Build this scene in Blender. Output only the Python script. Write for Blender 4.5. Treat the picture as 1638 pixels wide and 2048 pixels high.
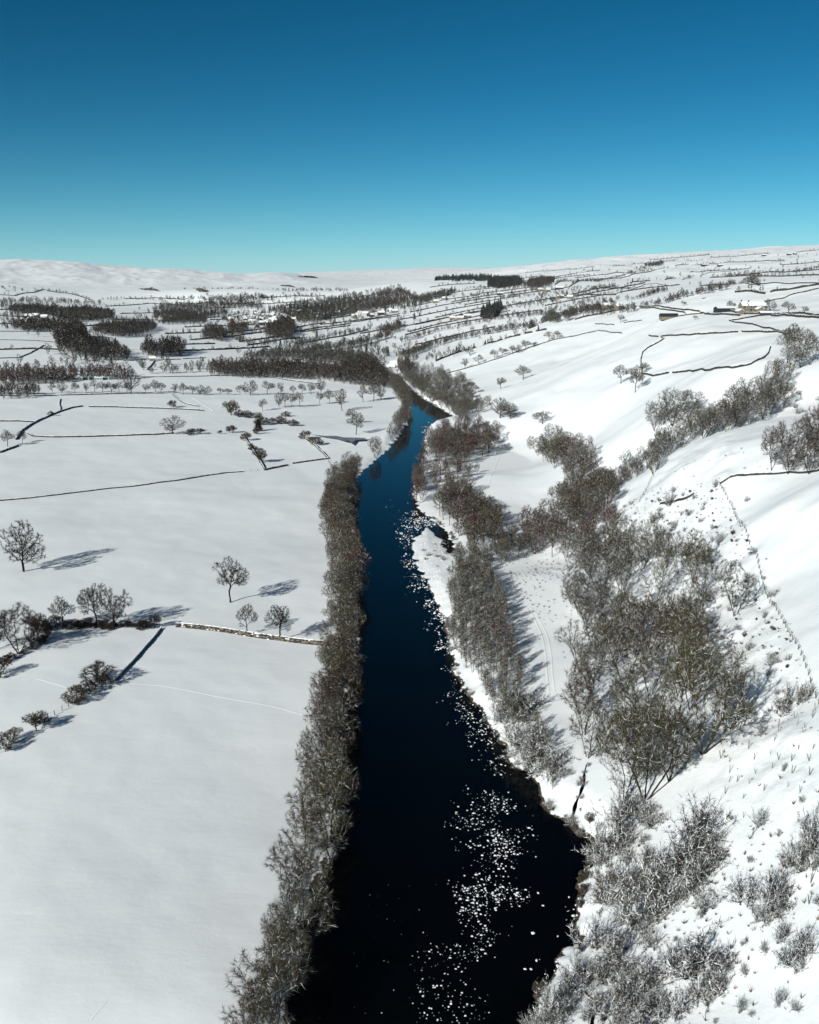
import bpy, math, random
import numpy as np
from mathutils import Vector

# ------------------------------------------------------------------ camera, sky, sun, exposure
scene = bpy.context.scene
for o in list(bpy.data.objects):
    bpy.data.objects.remove(o)
R = math.radians
CAM_H = 100.0                       # height of the drone above the river
PITCH = 12.7                        # degrees below the horizon
FPX = 2010.0                        # focal length in pixels of a 1638 x 2048 frame
cam_data = bpy.data.cameras.new('camera')
cam = bpy.data.objects.new('camera', cam_data)
scene.collection.objects.link(cam)
cam.location = (0, 0, CAM_H)
cam.rotation_euler = (R(90 - PITCH), 0, 0)
cam_data.sensor_fit = 'VERTICAL'
cam_data.angle = 2 * math.atan(1024 / FPX)
cam_data.clip_start = 1.0
cam_data.clip_end = 60000
scene.camera = cam

SUN_AZ = 218.0                      # the sun stands behind the camera, to the left (degrees clockwise from +Y)
SUN_EL = 26.0
world = bpy.data.worlds.new('World')
scene.world = world
world.use_nodes = True
wn = world.node_tree.nodes
wl = world.node_tree.links
bg = wn['Background']
sky = wn.new('ShaderNodeTexSky')
sky.sky_type = 'NISHITA'
sky.sun_disc = False
sky.sun_elevation = R(SUN_EL)
sky.sun_rotation = R(SUN_AZ)
sky.altitude = 300
sky.air_density = 0.6
sky.dust_density = 0.0
sky.ozone_density = 6.0
# cold, dry winter air as the camera records it: contrast per channel, deeper blue overhead
sep = wn.new('ShaderNodeSeparateColor')
comb = wn.new('ShaderNodeCombineColor')
wl.new(sky.outputs['Color'], sep.inputs['Color'])
for ch, gam, k in (('Red', 2.9, 0.026), ('Green', 1.46, 0.310), ('Blue', 1.42, 0.228)):
    pw = wn.new('ShaderNodeMath'); pw.operation = 'POWER'; pw.inputs[1].default_value = gam
    ml = wn.new('ShaderNodeMath'); ml.operation = 'MULTIPLY'; ml.inputs[1].default_value = k
    wl.new(sep.outputs[ch], pw.inputs[0]); wl.new(pw.outputs[0], ml.inputs[0]); wl.new(ml.outputs[0], comb.inputs[ch])
# pale winter haze low over the whole horizon
wtc = wn.new('ShaderNodeTexCoord'); wsep = wn.new('ShaderNodeSeparateXYZ'); wmix = wn.new('ShaderNodeMix')
wabs = wn.new('ShaderNodeMath'); wabs.operation = 'MAXIMUM'; wabs.inputs[1].default_value = 0.0
wdiv = wn.new('ShaderNodeMath'); wdiv.operation = 'MULTIPLY'; wdiv.inputs[1].default_value = -23.0
wexp = wn.new('ShaderNodeMath'); wexp.operation = 'EXPONENT'
wfac = wn.new('ShaderNodeMath'); wfac.operation = 'MULTIPLY'; wfac.inputs[1].default_value = 0.85
wmix.data_type = 'RGBA'; wmix.inputs['B'].default_value = (3.7, 5.9, 6.7, 1)
wl.new(wtc.outputs['Generated'], wsep.inputs[0]); wl.new(wsep.outputs['Z'], wabs.inputs[0]); wl.new(wabs.outputs[0], wdiv.inputs[0]); wl.new(wdiv.outputs[0], wexp.inputs[0]); wl.new(wexp.outputs[0], wfac.inputs[0]); wl.new(wfac.outputs[0], wmix.inputs['Factor'])
wl.new(comb.outputs['Color'], wmix.inputs['A']); wl.new(wmix.outputs['Result'], bg.inputs['Color'])
bg.inputs['Strength'].default_value = 0.1

sun_data = bpy.data.lights.new('sun', 'SUN')
sun_data.energy = 4.4
sun_data.angle = R(0.5)
sun_data.color = (1.0, 0.985, 0.925)
sun = bpy.data.objects.new('sun', sun_data)
scene.collection.objects.link(sun)
sun_dir = Vector((math.sin(R(SUN_AZ)) * math.cos(R(SUN_EL)), math.cos(R(SUN_AZ)) * math.cos(R(SUN_EL)), math.sin(R(SUN_EL))))
sun.rotation_euler = sun_dir.to_track_quat('Z', 'Y').to_euler()

scene.view_settings.view_transform = 'Standard'
scene.view_settings.look = 'None'
scene.view_settings.exposure = 0.27
scene.view_settings.gamma = 1.0
scene.cycles.use_denoising = True
scene.cycles.max_bounces = 5
scene.cycles.diffuse_bounces = 2
scene.cycles.glossy_bounces = 2
scene.cycles.transmission_bounces = 2

COL = scene.collection
rng = np.random.default_rng(7)
random.seed(7)

# ------------------------------------------------------------------ terrain: one height field, laid out in metres
CP, SP = math.cos(R(PITCH)), math.sin(R(PITCH))

def ray(px, py):
    """direction (azimuth, slope) of a point of the photograph as the drone sees it"""
    px = np.asarray(px, float); py = np.asarray(py, float)
    a = (px - 819) / FPX
    b = (1024 - py) / FPX
    X = a; Y = CP + b * SP; Z = -SP + b * CP
    h = np.hypot(X, Y)
    return np.arctan2(X, Y), Z / h

# survey points: (photo x, photo y, height in metres above the river)
SURVEY = [
 # left fields, valley floor
 (0,2048,4),(250,2048,3.5),(450,2048,3),(0,1700,4),(300,1700,3.5),(560,1700,3),(0,1400,4.5),(300,1400,4),(620,1400,3),
 (0,1150,5),(300,1150,4),(620,1150,3),(0,1000,5),(300,1000,4),(640,1000,3),(0,880,6),(300,880,4.5),(600,880,3),(740,850,3),
 (0,800,8),(250,800,6),(500,800,4),(760,780,3),(0,740,14),(250,735,11),(500,740,7),(700,745,4),
 (0,690,28),(200,690,24),(400,690,18),(600,700,11),(750,715,7),
 (0,640,42),(200,640,38),(400,645,33),(600,650,28),(750,660,24),
 (0,610,58),(200,612,52),(400,612,48),(550,615,45),(700,620,43),
 # hill on the left
 (0,575,94),(100,568,106),(250,578,89),(400,585,82),(520,588,78),
 (0,520,232),(100,521,235),(200,527,218),(300,540,180),(400,541,190),(500,548,175),(580,552,175),(640,556,180),(720,556,190),(800,553,200),
 (650,590,72),(760,585,76),
 # hill on the right, far
 (860,600,58),(830,560,115),(870,558,122),(930,557,124),(1000,552,140),(920,575,94),
 (1000,580,90),(1000,541,170),(1060,530,195),(1150,521,226),(1300,508,252),(1400,505,258),(1500,500,266),(1540,494,280),(1638,492,284),
 (1100,560,112),(1200,545,138),(1300,560,112),(1500,540,140),(1638,520,165),(1638,560,107),(1400,580,95),(1200,580,92),
 # hillside on the right
 (1000,640,47),(900,640,40),(850,680,18),(1000,700,18),(930,700,14),(1100,640,58),(1200,612,72),(1100,680,30),
 (1400,600,86),(1500,622,79),(1638,620,83),(1335,636,75),(1300,690,60),(1400,680,66),(1540,690,70),(1450,738,60),(1290,750,46),
 (1240,765,42),(1200,700,42),(1100,760,30),(1005,838,15),(930,780,7),(1100,830,18),(1200,850,22),(1300,850,34),
 (1380,880,38),(1560,840,46),(1638,760,60),(1600,700,68),(1638,800,52),
 # riverside meadow on the right
 (1050,950,4),(980,950,4),(1080,900,4.5),(1150,900,8),(1020,880,4),(1100,1030,5),(1080,1150,4),(1110,1300,4),(1100,1450,4),(920,1250,2.5),(960,1400,2.5),
 (1150,1600,3),(1200,1700,4),(1190,1850,3),(1130,2000,3),
 (900,880,3),(960,820,5),(880,760,4),
 # gully wood and the near slope on the right
 (1180,1000,7),(1240,960,12),(1250,1010,17),(1330,960,31),(1300,930,26),(1400,915,40),(1500,885,47),(1638,855,52),
 (1560,946,44),(1638,945,47),(1440,968,38),(1638,1000,46),(1550,1010,42),
 (1200,1100,7),(1300,1100,15),(1400,1100,24),(1500,1100,31),(1638,1100,38),
 (1170,1250,5),(1300,1250,11),(1400,1250,18),(1500,1250,25),(1638,1250,34),
 (1170,1450,4),(1250,1400,8),(1300,1400,11),(1405,1500,17),(1500,1450,22),(1638,1450,30),
 (1240,1600,6),(1400,1650,14),(1638,1650,24),(1300,1800,7),(1450,1800,13),(1638,1850,20),(1300,2000,5),(1450,2000,9),(1638,2048,16),
 # beyond the frame, so that the ground goes on
]
S = np.array(SURVEY, float)
s_az, s_sl = ray(S[:, 0], S[:, 1])
s_r = (S[:, 2] - CAM_H) / s_sl
assert (s_r > 0).all(), S[s_r <= 0]

NA_IN, NA_OUT, NR = 560, 30, 900
AZ = np.concatenate([np.linspace(-70, -27, NA_OUT, endpoint=False), np.linspace(-27, 27, NA_IN, endpoint=False), np.linspace(27, 70, NA_OUT)]) * math.pi / 180
LR = np.linspace(math.log(70), math.log(16000), NR)
RR = np.exp(LR)

def tps(az, lr):
    """smooth surface through the survey points (r^1.5 spline in azimuth and log distance)"""
    P = np.stack([s_az, np.log(s_r)], 1)
    z = S[:, 2]
    n = len(P)
    D = np.hypot(P[:, None, 0] - P[None, :, 0], P[:, None, 1] - P[None, :, 1])
    A = np.zeros((n + 3, n + 3))
    A[:n, :n] = D ** 1.5 + np.eye(n) * -0.0006
    A[:n, n] = 1; A[:n, n + 1:] = P
    A[n:, :n] = A[:n, n:].T
    w = np.linalg.solve(A, np.concatenate([z, [0, 0, 0]]))
    out = np.full(np.broadcast(az, lr).shape, w[n]) + w[n + 1] * az + w[n + 2] * lr
    for k in range(n):
        out += w[k] * np.hypot(az - P[k, 0], lr - P[k, 1]) ** 1.5
    return out

def hash2(ix, iy, seed):
    h = (ix.astype(np.int64) * 374761393 + iy.astype(np.int64) * 668265263 + seed * 1274126177) & 0xffffffff
    h = ((h ^ (h >> 13)) * 1274126177) & 0xffffffff
    return ((h ^ (h >> 16)) & 0xffff) / 65535.0

def vnoise(x, y, seed=0):
    ix, iy = np.floor(x), np.floor(y)
    fx, fy = x - ix, y - iy
    fx = fx * fx * fx * (fx * (fx * 6 - 15) + 10); fy = fy * fy * fy * (fy * (fy * 6 - 15) + 10)
    a, b = hash2(ix, iy, seed), hash2(ix + 1, iy, seed)
    c, d = hash2(ix, iy + 1, seed), hash2(ix + 1, iy + 1, seed)
    return (a + (b - a) * fx) * (1 - fy) + (c + (d - c) * fx) * fy - 0.5

def fbm(x, y, scale, octaves=4, seed=0):
    out = 0; amp = 1.0; f = 1.0 / scale
    for k in range(octaves):
        out = out + amp * vnoise(x * f + 17.3 * k, y * f - 9.1 * k, seed + k); amp *= 0.5; f *= 2.03
    return out

def smooth(t):
    t = np.clip(t, 0, 1)
    return t * t * (3 - 2 * t)

def poly_sdf(x, y, poly):
    """signed distance to a closed polygon, negative inside"""
    d = np.full(x.shape, 1e18); inside = np.zeros(x.shape, bool)
    n = len(poly)
    for i in range(n):
        x0, y0 = poly[i]; x1, y1 = poly[(i + 1) % n]
        ex, ey = x1 - x0, y1 - y0
        t = np.clip(((x - x0) * ex + (y - y0) * ey) / (ex * ex + ey * ey + 1e-12), 0, 1)
        d = np.minimum(d, (x - x0 - t * ex) ** 2 + (y - y0 - t * ey) ** 2)
        c = (y0 > y) != (y1 > y)
        with np.errstate(divide='ignore', invalid='ignore'):
            xi = x0 + (y - y0) * (x1 - x0) / (y1 - y0)
        inside ^= c & (x < xi)
    d = np.sqrt(d)
    return np.where(inside, -d, d)

def line_dist(x, y, pts):
    d = np.full(x.shape, 1e18)
    for (x0, y0), (x1, y1) in zip(pts[:-1], pts[1:]):
        ex, ey = x1 - x0, y1 - y0
        t = np.clip(((x - x0) * ex + (y - y0) * ey) / (ex * ex + ey * ey + 1e-12), 0, 1)
        d = np.minimum(d, (x - x0 - t * ex) ** 2 + (y - y0 - t * ey) ** 2)
    return np.sqrt(d)

def flat(pts, z=0.0):
    """points of the photograph that lie at height z -> metres"""
    p = np.array(pts, float)
    az, sl = ray(p[:, 0], p[:, 1])
    r = (z - CAM_H) / sl
    return np.stack([r * np.sin(az), r * np.cos(az)], 1)

RIVER_L = [(575,2110),(592,2030),(610,1950),(628,1860),(650,1780),(674,1700),(690,1600),(688,1500),(700,1400),(718,1310),(722,1230),(726,1150),
           (718,1100),(704,1055),(706,1000),(716,955),(742,932),(770,908),(795,878),(815,850),(822,815),(806,790),(786,770),(765,748),(735,735)]
RIVER_R = [(790,735),(812,768),(835,790),(872,812),(912,838),(880,852),(850,862),(846,900),(836,940),(822,985),(832,1018),(862,1040),(890,1066),(904,1090),
           (903,1104),(895,1096),(876,1072),(852,1054),(828,1074),(820,1100),(834,1140),(864,1192),(886,1235),(895,1290),(908,1345),(938,1400),(980,1460),(1015,1510),(1046,1560),(1085,1612),(1148,1652),
           (1172,1700),(1162,1780),(1132,1880),(1082,1960),(1045,2040),(1020,2110)]
river_poly = flat(RIVER_L + RIVER_R)

AZG, LRG = np.meshgrid(AZ, LR, indexing='ij')
XG = np.exp(LRG) * np.sin(AZG); YG = np.exp(LRG) * np.cos(AZG)
az_c = np.clip(AZG, -0.62, 0.62)
ZG = tps(az_c, np.clip(LRG, math.log(95), math.log(13500)))
RG = np.exp(LRG)
# rolling ground: soft undulation nearby, gullies and shoulders on the far hills
far = smooth((RG - 900) / 2500)
hill = smooth((ZG - 60) / 90)
ZG += fbm(XG, YG, 60, 3, 3) * 1.0 * smooth((RG - 80) / 200) * (1 - far)
ZG += fbm(XG, YG, 9, 2, 5) * 0.16 * (1 - far)
FENCE_AZ = np.interp(LRG, [math.log(r) for r in (120, 150, 200, 260, 330)], [0.45, 0.415, 0.375, 0.345, 0.31])   # the fence: smooth pasture beyond it
pasture = smooth((AZG - FENCE_AZ) / 0.012)
slope_side = smooth((XG - 40) / 25) * (1 - smooth((RG - 330) / 200)) * (1 - 0.8 * pasture)
ZG += fbm(XG, YG, 6, 4, 8) * 1.5 * slope_side
mid_side = smooth((XG - 40) / 30) * (1 - smooth((RG - 1100) / 500))
ZG += fbm(XG, YG, 38, 3, 11) * 2.4 * mid_side * smooth((ZG - 8) / 12)
gap = 1 - 0.75 * np.exp(-((AZG + 0.04) / 0.10) ** 2)          # the open dale straight ahead is lower and smoother
ZG += fbm(XG, YG, 420, 6, 21) * 9 * far * gap
ZG -= 48 * smooth((RG - 4000) / 2200) * np.exp(-((AZG + 0.035) / 0.085) ** 2)
ridged = 1 - np.abs(2 * fbm(XG * 1.4 + YG * 0.3, YG * 0.6, 520, 5, 33))
ZG += (ridged - 0.85) * 13 * far * hill * gap
# snowy fells closing the head of the dale
ZG += 16 * np.exp(-((AZG + 0.125) / 0.022) ** 4 - ((RG - 6300) / 700) ** 2)     # flat-topped scar near the skyline
ZG += 150 * smooth((RG - 9000) / 4000) * np.exp(-((AZG + 0.01) / 0.14) ** 2) * (1 + 0.25 * fbm(XG, YG, 1500, 3, 55))
# river bed and banks
near = RG < 1500
sd = np.full(ZG.shape, 999.0)
sd[near] = poly_sdf(XG[near], YG[near], river_poly)
sdn = sd + np.where(near, fbm(XG, YG, 4.2, 4, 41) * 2.8, 0)
ZG = np.where(near, np.where(sdn < 0, -0.25 - 0.9 * smooth(-sdn / 5), 0.0 + (-0.25) * (1 - smooth(sdn / 0.8)) + (np.maximum(ZG, 0.9)) * smooth(sdn / 7) ** 0.8), ZG)

def height(x, y):
    x = np.asarray(x, float); y = np.asarray(y, float)
    az = np.arctan2(x, y); lr = np.log(np.hypot(x, y))
    fi = np.clip(np.interp(az, AZ, np.arange(len(AZ))), 0, len(AZ) - 1.001)
    fj = np.clip((lr - LR[0]) / (LR[1] - LR[0]), 0, NR - 1.001)
    i = fi.astype(int); j = fj.astype(int); u = fi - i; v = fj - j
    return (ZG[i, j] * (1 - u) * (1 - v) + ZG[i + 1, j] * u * (1 - v) + ZG[i, j + 1] * (1 - u) * v + ZG[i + 1, j + 1] * u * v)

def ground(px, py):
    """where a point of the photograph lies on the ground, in metres (first hit along the line of sight)"""
    px = np.atleast_1d(np.asarray(px, float)); py = np.atleast_1d(np.asarray(py, float))
    az, sl = ray(px, py)
    fi = np.clip(np.interp(az, AZ, np.arange(len(AZ))), 0, len(AZ) - 1.001)
    i = fi.astype(int); u = (fi - i)[:, None]
    prof = ZG[i] * (1 - u) + ZG[i + 1] * u
    diff = prof - (CAM_H + sl[:, None] * RR[None, :])
    hit = diff > 0
    j = np.argmax(hit, 1)
    j = np.where(hit.any(1), np.maximum(j, 1), NR - 1)
    k = np.arange(len(px))
    d0, d1 = diff[k, j - 1], diff[k, j]
    t = np.clip(d0 / (d0 - d1 + 1e-12), 0, 1)
    r = RR[j - 1] * (1 - t) + RR[j] * t
    x, y = r * np.sin(az), r * np.cos(az)
    return np.stack([x, y, height(x, y)], 1)

def project(p):
    p = np.atleast_2d(p)
    X, Y, Z = p[:, 0], p[:, 1], p[:, 2] - CAM_H
    d = Y * CP - Z * SP
    v = Y * SP + Z * CP
    return np.stack([819 + FPX * X / d, 1024 - FPX * v / d, d], 1)

# ------------------------------------------------------------------ materials
def new_mat(name):
    m = bpy.data.materials.new(name); m.use_nodes = True
    nt = m.node_tree
    return m, nt, nt.nodes['Principled BSDF']

def N(nt, kind, **kw):
    n = nt.nodes.new(kind)
    for k, v in kw.items():
        if k in n.inputs: n.inputs[k].default_value = v
        else: setattr(n, k, v)
    return n

def mixc(nt, fac, a, b):
    n = nt.nodes.new('ShaderNodeMix'); n.data_type = 'RGBA'
    for sock, v in (('Factor', fac), ('A', a), ('B', b)):
        if hasattr(v, 'links') or hasattr(v, 'is_linked'): nt.links.new(v, n.inputs[sock])
        else: n.inputs[sock].default_value = v
    return n.outputs['Result']

def ramp(nt, src, lo, hi):
    n = nt.nodes.new('ShaderNodeMapRange'); n.interpolation_type = 'SMOOTHSTEP'
    n.inputs['From Min'].default_value = lo; n.inputs['From Max'].default_value = hi
    nt.links.new(src, n.inputs['Value'])
    return n.outputs['Result']

def mul(nt, a, b):
    n = nt.nodes.new('ShaderNodeMath'); n.operation = 'MULTIPLY'
    for i, v in enumerate((a, b)):
        if hasattr(v, 'is_linked'): nt.links.new(v, n.inputs[i])
        else: n.inputs[i].default_value = v
    return n.outputs[0]

def noise(nt, vec, scale, detail=3.0, rough=0.55):
    n = nt.nodes.new('ShaderNodeTexNoise')
    n.inputs['Scale'].default_value = scale; n.inputs['Detail'].default_value = detail; n.inputs['Roughness'].default_value = rough
    nt.links.new(vec, n.inputs['Vector'])
    return n.outputs['Fac']

SNOW = (0.80, 0.83, 0.845, 1)
def make_ground_mat():
    m, nt, b = new_mat('snowy_ground')
    tc = N(nt, 'ShaderNodeTexCoord').outputs['Object']
    def attr(n):
        a = N(nt, 'ShaderNodeAttribute'); a.attribute_name = n
        return a.outputs['Fac']
    rough, moor, bank = attr('rough'), attr('moor'), attr('bank')
    big = noise(nt, tc, 0.02, 4)
    col = mixc(nt, ramp(nt, big, 0.3, 0.7), (0.80, 0.835, 0.85, 1), (0.85, 0.88, 0.885, 1))
    # heather and dead grass standing out of the thin snow on the moor
    mp = N(nt, 'ShaderNodeMapping'); mp.inputs['Scale'].default_value = (1.0, 0.35, 1.0); nt.links.new(tc, mp.inputs['Vector'])
    hn = noise(nt, mp.outputs['Vector'], 0.022, 9, 0.72)
    col = mixc(nt, mul(nt, ramp(nt, hn, 0.52, 0.72), mul(nt, moor, 0.7)), col, (0.34, 0.29, 0.255, 1))
    # grass blades poking through on the rough slope
    gn = noise(nt, tc, 1.3, 5, 0.7)
    col = mixc(nt, mul(nt, ramp(nt, gn, 0.60, 0.74), mul(nt, rough, 0.55)), col, (0.20, 0.165, 0.12, 1))
    # bare earth where the bank is cut by the water
    bn = noise(nt, tc, 0.9, 4, 0.7)
    bb = nt.nodes.new('ShaderNodeMath'); bb.operation = 'SUBTRACT'; nt.links.new(bank, bb.inputs[0]); nt.links.new(mul(nt, bn, 0.9), bb.inputs[1])
    col = mixc(nt, ramp(nt, bb.outputs[0], 0.05, 0.2), col, (0.055, 0.04, 0.028, 1))
    nt.links.new(col, b.inputs['Base Color'])
    b.inputs['Roughness'].default_value = 0.75
    b.inputs['Specular IOR Level'].default_value = 0.25
    b1 = N(nt, 'ShaderNodeBump'); b1.inputs['Distance'].default_value = 0.35; b1.inputs['Strength'].default_value = 0.28
    nt.links.new(noise(nt, tc, 0.16, 5, 0.6), b1.inputs['Height'])
    # wind-packed ripples across the fields
    wm = N(nt, 'ShaderNodeMapping'); wm.inputs['Rotation'].default_value = (0, 0, 0.7); wm.inputs['Scale'].default_value = (0.25, 1.0, 1.0); nt.links.new(tc, wm.inputs['Vector'])
    b0 = N(nt, 'ShaderNodeBump'); b0.inputs['Distance'].default_value = 0.14; b0.inputs['Strength'].default_value = 0.22
    nt.links.new(noise(nt, wm.outputs['Vector'], 0.55, 5, 0.62), b0.inputs['Height']); nt.links.new(b0.outputs['Normal'], b1.inputs['Normal'])
    b2 = N(nt, 'ShaderNodeBump'); b2.inputs['Distance'].default_value = 0.22
    st = nt.nodes.new('ShaderNodeMath'); st.operation = 'MULTIPLY_ADD'; nt.links.new(rough, st.inputs[0]); st.inputs[1].default_value = 0.75; st.inputs[2].default_value = 0.06
    nt.links.new(st.outputs[0], b2.inputs['Strength'])
    nt.links.new(noise(nt, tc, 0.9, 5, 0.65), b2.inputs['Height'])
    nt.links.new(b1.outputs['Normal'], b2.inputs['Normal'])
    nt.links.new(b2.outputs['Normal'], b.inputs['Normal'])
    return m
M = {'ground': make_ground_mat()}

def simple(name, col, rough=0.85, spec=0.2, var=0.0, scale=3.0, bump=0.0, col2=None):
    m, nt, b = new_mat(name)
    b.inputs['Roughness'].default_value = rough; b.inputs['Specular IOR Level'].default_value = spec
    if col2 is not None or bump:
        tc = N(nt, 'ShaderNodeTexCoord').outputs['Object']
        f = noise(nt, tc, scale, 4, 0.65)
        nt.links.new(mixc(nt, ramp(nt, f, 0.35, 0.65), tuple(col) + (1,), tuple(col2 or col) + (1,)), b.inputs['Base Color'])
        if bump:
            bm = N(nt, 'ShaderNodeBump'); bm.inputs['Distance'].default_value = bump; nt.links.new(f, bm.inputs['Height'])
            nt.links.new(bm.outputs['Normal'], b.inputs['Normal'])
    else:
        b.inputs['Base Color'].default_value = tuple(col) + (1,)
    M[name] = m
    return m

simple('snow', (0.79, 0.82, 0.84), 0.75, 0.25, scale=2.0, bump=0.05, col2=(0.84, 0.86, 0.87))
simple('stone', (0.028, 0.026, 0.023), 0.9, 0.2, scale=2.5, bump=0.08, col2=(0.065, 0.058, 0.05))
simple('pale_stone', (0.25, 0.215, 0.165), 0.9, 0.2, scale=2.0, bump=0.06, col2=(0.13, 0.115, 0.09))
simple('dark_rock', (0.05, 0.045, 0.04), 0.85, 0.3, scale=2.0, bump=0.08, col2=(0.09, 0.08, 0.07))
simple('slate', (0.10, 0.105, 0.115), 0.6, 0.4, scale=3, col2=(0.15, 0.15, 0.155))
simple('render_wall', (0.55, 0.53, 0.49), 0.85, 0.2, scale=2, col2=(0.48, 0.46, 0.42))
simple('black_sheet', (0.018, 0.022, 0.028), 0.55, 0.3, scale=4, col2=(0.03, 0.034, 0.04))
simple('caravan_green', (0.22, 0.30, 0.28), 0.5, 0.4, scale=1, col2=(0.27, 0.34, 0.32))
simple('caravan_cream', (0.50, 0.47, 0.40), 0.5, 0.4, scale=1, col2=(0.45, 0.43, 0.37))
simple('window_glass', (0.02, 0.025, 0.03), 0.15, 0.5)
simple('timber', (0.10, 0.08, 0.06), 0.9, 0.2, scale=6, col2=(0.15, 0.12, 0.09))
simple('guard_tube', (0.10, 0.12, 0.11), 0.7, 0.3)
simple('wire', (0.14, 0.14, 0.14), 0.5, 0.4)
simple('ice', (0.16, 0.17, 0.18), 0.35, 0.4, scale=0.2, col2=(0.24, 0.25, 0.26))
simple('ivy', (0.022, 0.03, 0.014), 0.7, 0.3, scale=3, col2=(0.035, 0.045, 0.02))
simple('needles', (0.016, 0.022, 0.018), 0.8, 0.2, scale=1, col2=(0.03, 0.036, 0.026))
simple('dead_grass', (0.21, 0.16, 0.10), 0.9, 0.1)
simple('tuft', (0.10, 0.085, 0.06), 0.9, 0.1)

def tinted(name, k, bump=0.0):
    """bark and twigs: the colour belongs to the single tree (object colour)"""
    m, nt, b = new_mat(name)
    oi = N(nt, 'ShaderNodeObjectInfo')
    tc = N(nt, 'ShaderNodeTexCoord').outputs['Object']
    f = noise(nt, tc, 0.8, 3, 0.6)
    mm = nt.nodes.new('ShaderNodeMix'); mm.data_type = 'RGBA'; mm.blend_type = 'MULTIPLY'; mm.inputs['Factor'].default_value = 1
    nt.links.new(oi.outputs['Color'], mm.inputs['A'])
    nt.links.new(mixc(nt, ramp(nt, f, 0.3, 0.7), (0.75 * k, 0.75 * k, 0.78 * k, 1), (1.25 * k, 1.22 * k, 1.15 * k, 1)), mm.inputs['B'])
    nt.links.new(mm.outputs['Result'], b.inputs['Base Color'])
    b.inputs['Roughness'].default_value = 0.9; b.inputs['Specular IOR Level'].default_value = 0.1
    M[name] = m
tinted('bark', 0.8)
tinted('twigs', 1.0)

OLIVE = (0.058, 0.050, 0.025); GREY = (0.058, 0.053, 0.036); BROWN = (0.050, 0.036, 0.023); RED = (0.060, 0.030, 0.021); DARK = (0.028, 0.021, 0.016)
TINTS = {'olive': OLIVE, 'grey': GREY, 'brown': BROWN, 'russet': RED, 'dark brown': DARK}

def make_water():
    m, nt, b = new_mat('river_water')
    tc = N(nt, 'ShaderNodeTexCoord').outputs['Object']
    b.inputs['Base Color'].default_value = (0.0006, 0.001, 0.0014, 1)
    b.inputs['Roughness'].default_value = 0.06; b.inputs['IOR'].default_value = 1.33; b.inputs['Specular IOR Level'].default_value = 0.17
    bm = N(nt, 'ShaderNodeBump'); bm.inputs['Distance'].default_value = 0.03; bm.inputs['Strength'].default_value = 0.35
    mp = N(nt, 'ShaderNodeMapping'); mp.inputs['Scale'].default_value = (1.0, 0.45, 1.0); nt.links.new(tc, mp.inputs['Vector'])
    nt.links.new(noise(nt, mp.outputs['Vector'], 1.6, 5, 0.6), bm.inputs['Height'])
    b2 = N(nt, 'ShaderNodeBump'); b2.inputs['Distance'].default_value = 0.12; b2.inputs['Strength'].default_value = 0.3
    nt.links.new(noise(nt, mp.outputs['Vector'], 0.22, 3, 0.5), b2.inputs['Height']); nt.links.new(b2.outputs['Normal'], bm.inputs['Normal'])
    nt.links.new(bm.outputs['Normal'], b.inputs['Normal'])
    M['water'] = m
make_water()

# ------------------------------------------------------------------ mesh helpers
def mesh_np(name, v, quads=None, tris=None, mat=None, smooth_shade=False, mat_idx=None):
    me = bpy.data.meshes.new(name)
    v = np.asarray(v, np.float32).reshape(-1, 3)
    q = np.zeros((0, 4), np.int32) if quads is None or len(quads) == 0 else np.asarray(quads, np.int32)
    t = np.zeros((0, 3), np.int32) if tris is None or len(tris) == 0 else np.asarray(tris, np.int32)
    me.vertices.add(len(v)); me.vertices.foreach_set('co', v.ravel())
    nl = len(q) * 4 + len(t) * 3
    me.loops.add(nl); me.loops.foreach_set('vertex_index', np.concatenate([q.ravel(), t.ravel()]))
    me.polygons.add(len(q) + len(t))
    st = np.concatenate([np.arange(len(q)) * 4, len(q) * 4 + np.arange(len(t)) * 3]).astype(np.int32)
    me.polygons.foreach_set('loop_start', st)
    if smooth_shade: me.polygons.foreach_set('use_smooth', np.ones(len(q) + len(t), bool))
    else: me.polygons.foreach_set('use_smooth', np.zeros(len(q) + len(t), bool))
    for mm in (mat if isinstance(mat, (list, tuple)) else [mat]):
        if mm is not None: me.materials.append(mm)
    if mat_idx is not None: me.polygons.foreach_set('material_index', np.asarray(mat_idx, np.int32))
    me.update(calc_edges=True)
    return me

def link(name, data, parent=None, loc=None, rz=None, sc=None, color=None):
    o = bpy.data.objects.new(name, data); COL.objects.link(o)
    if parent is not None: o.parent = parent
    if loc is not None: o.location = loc
    if rz is not None: o.rotation_euler = (0, 0, rz)
    if sc is not None: o.scale = sc
    if color is not None: o.color = (*color, 1)
    return o

def tag(o, label=None, cat=None, group=None, kind=None):
    if label: o['label'] = label
    if cat: o['category'] = cat
    if group: o['group'] = group
    if kind: o['kind'] = kind
    return o

class MB:
    """collects quads and triangles for one mesh"""
    def __init__(s): s.v = []; s.q = []; s.t = []; s.n = 0
    def add(s, v, quads=(), tris=()):
        v = np.asarray(v, float).reshape(-1, 3)
        for f in quads: s.q.append([i + s.n for i in f])
        for f in tris: s.t.append([i + s.n for i in f])
        s.v.append(v); s.n += len(v)
    def box(s, x0, x1, y0, y1, z0, z1):
        s.add([(x0,y0,z0),(x1,y0,z0),(x1,y1,z0),(x0,y1,z0),(x0,y0,z1),(x1,y0,z1),(x1,y1,z1),(x0,y1,z1)],
              [(0,3,2,1),(4,5,6,7),(0,1,5,4),(1,2,6,5),(2,3,7,6),(3,0,4,7)])
    def mesh(s, name, mat, smooth_shade=False): return mesh_np(name, np.concatenate(s.v), s.q, s.t, mat, smooth_shade)

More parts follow.
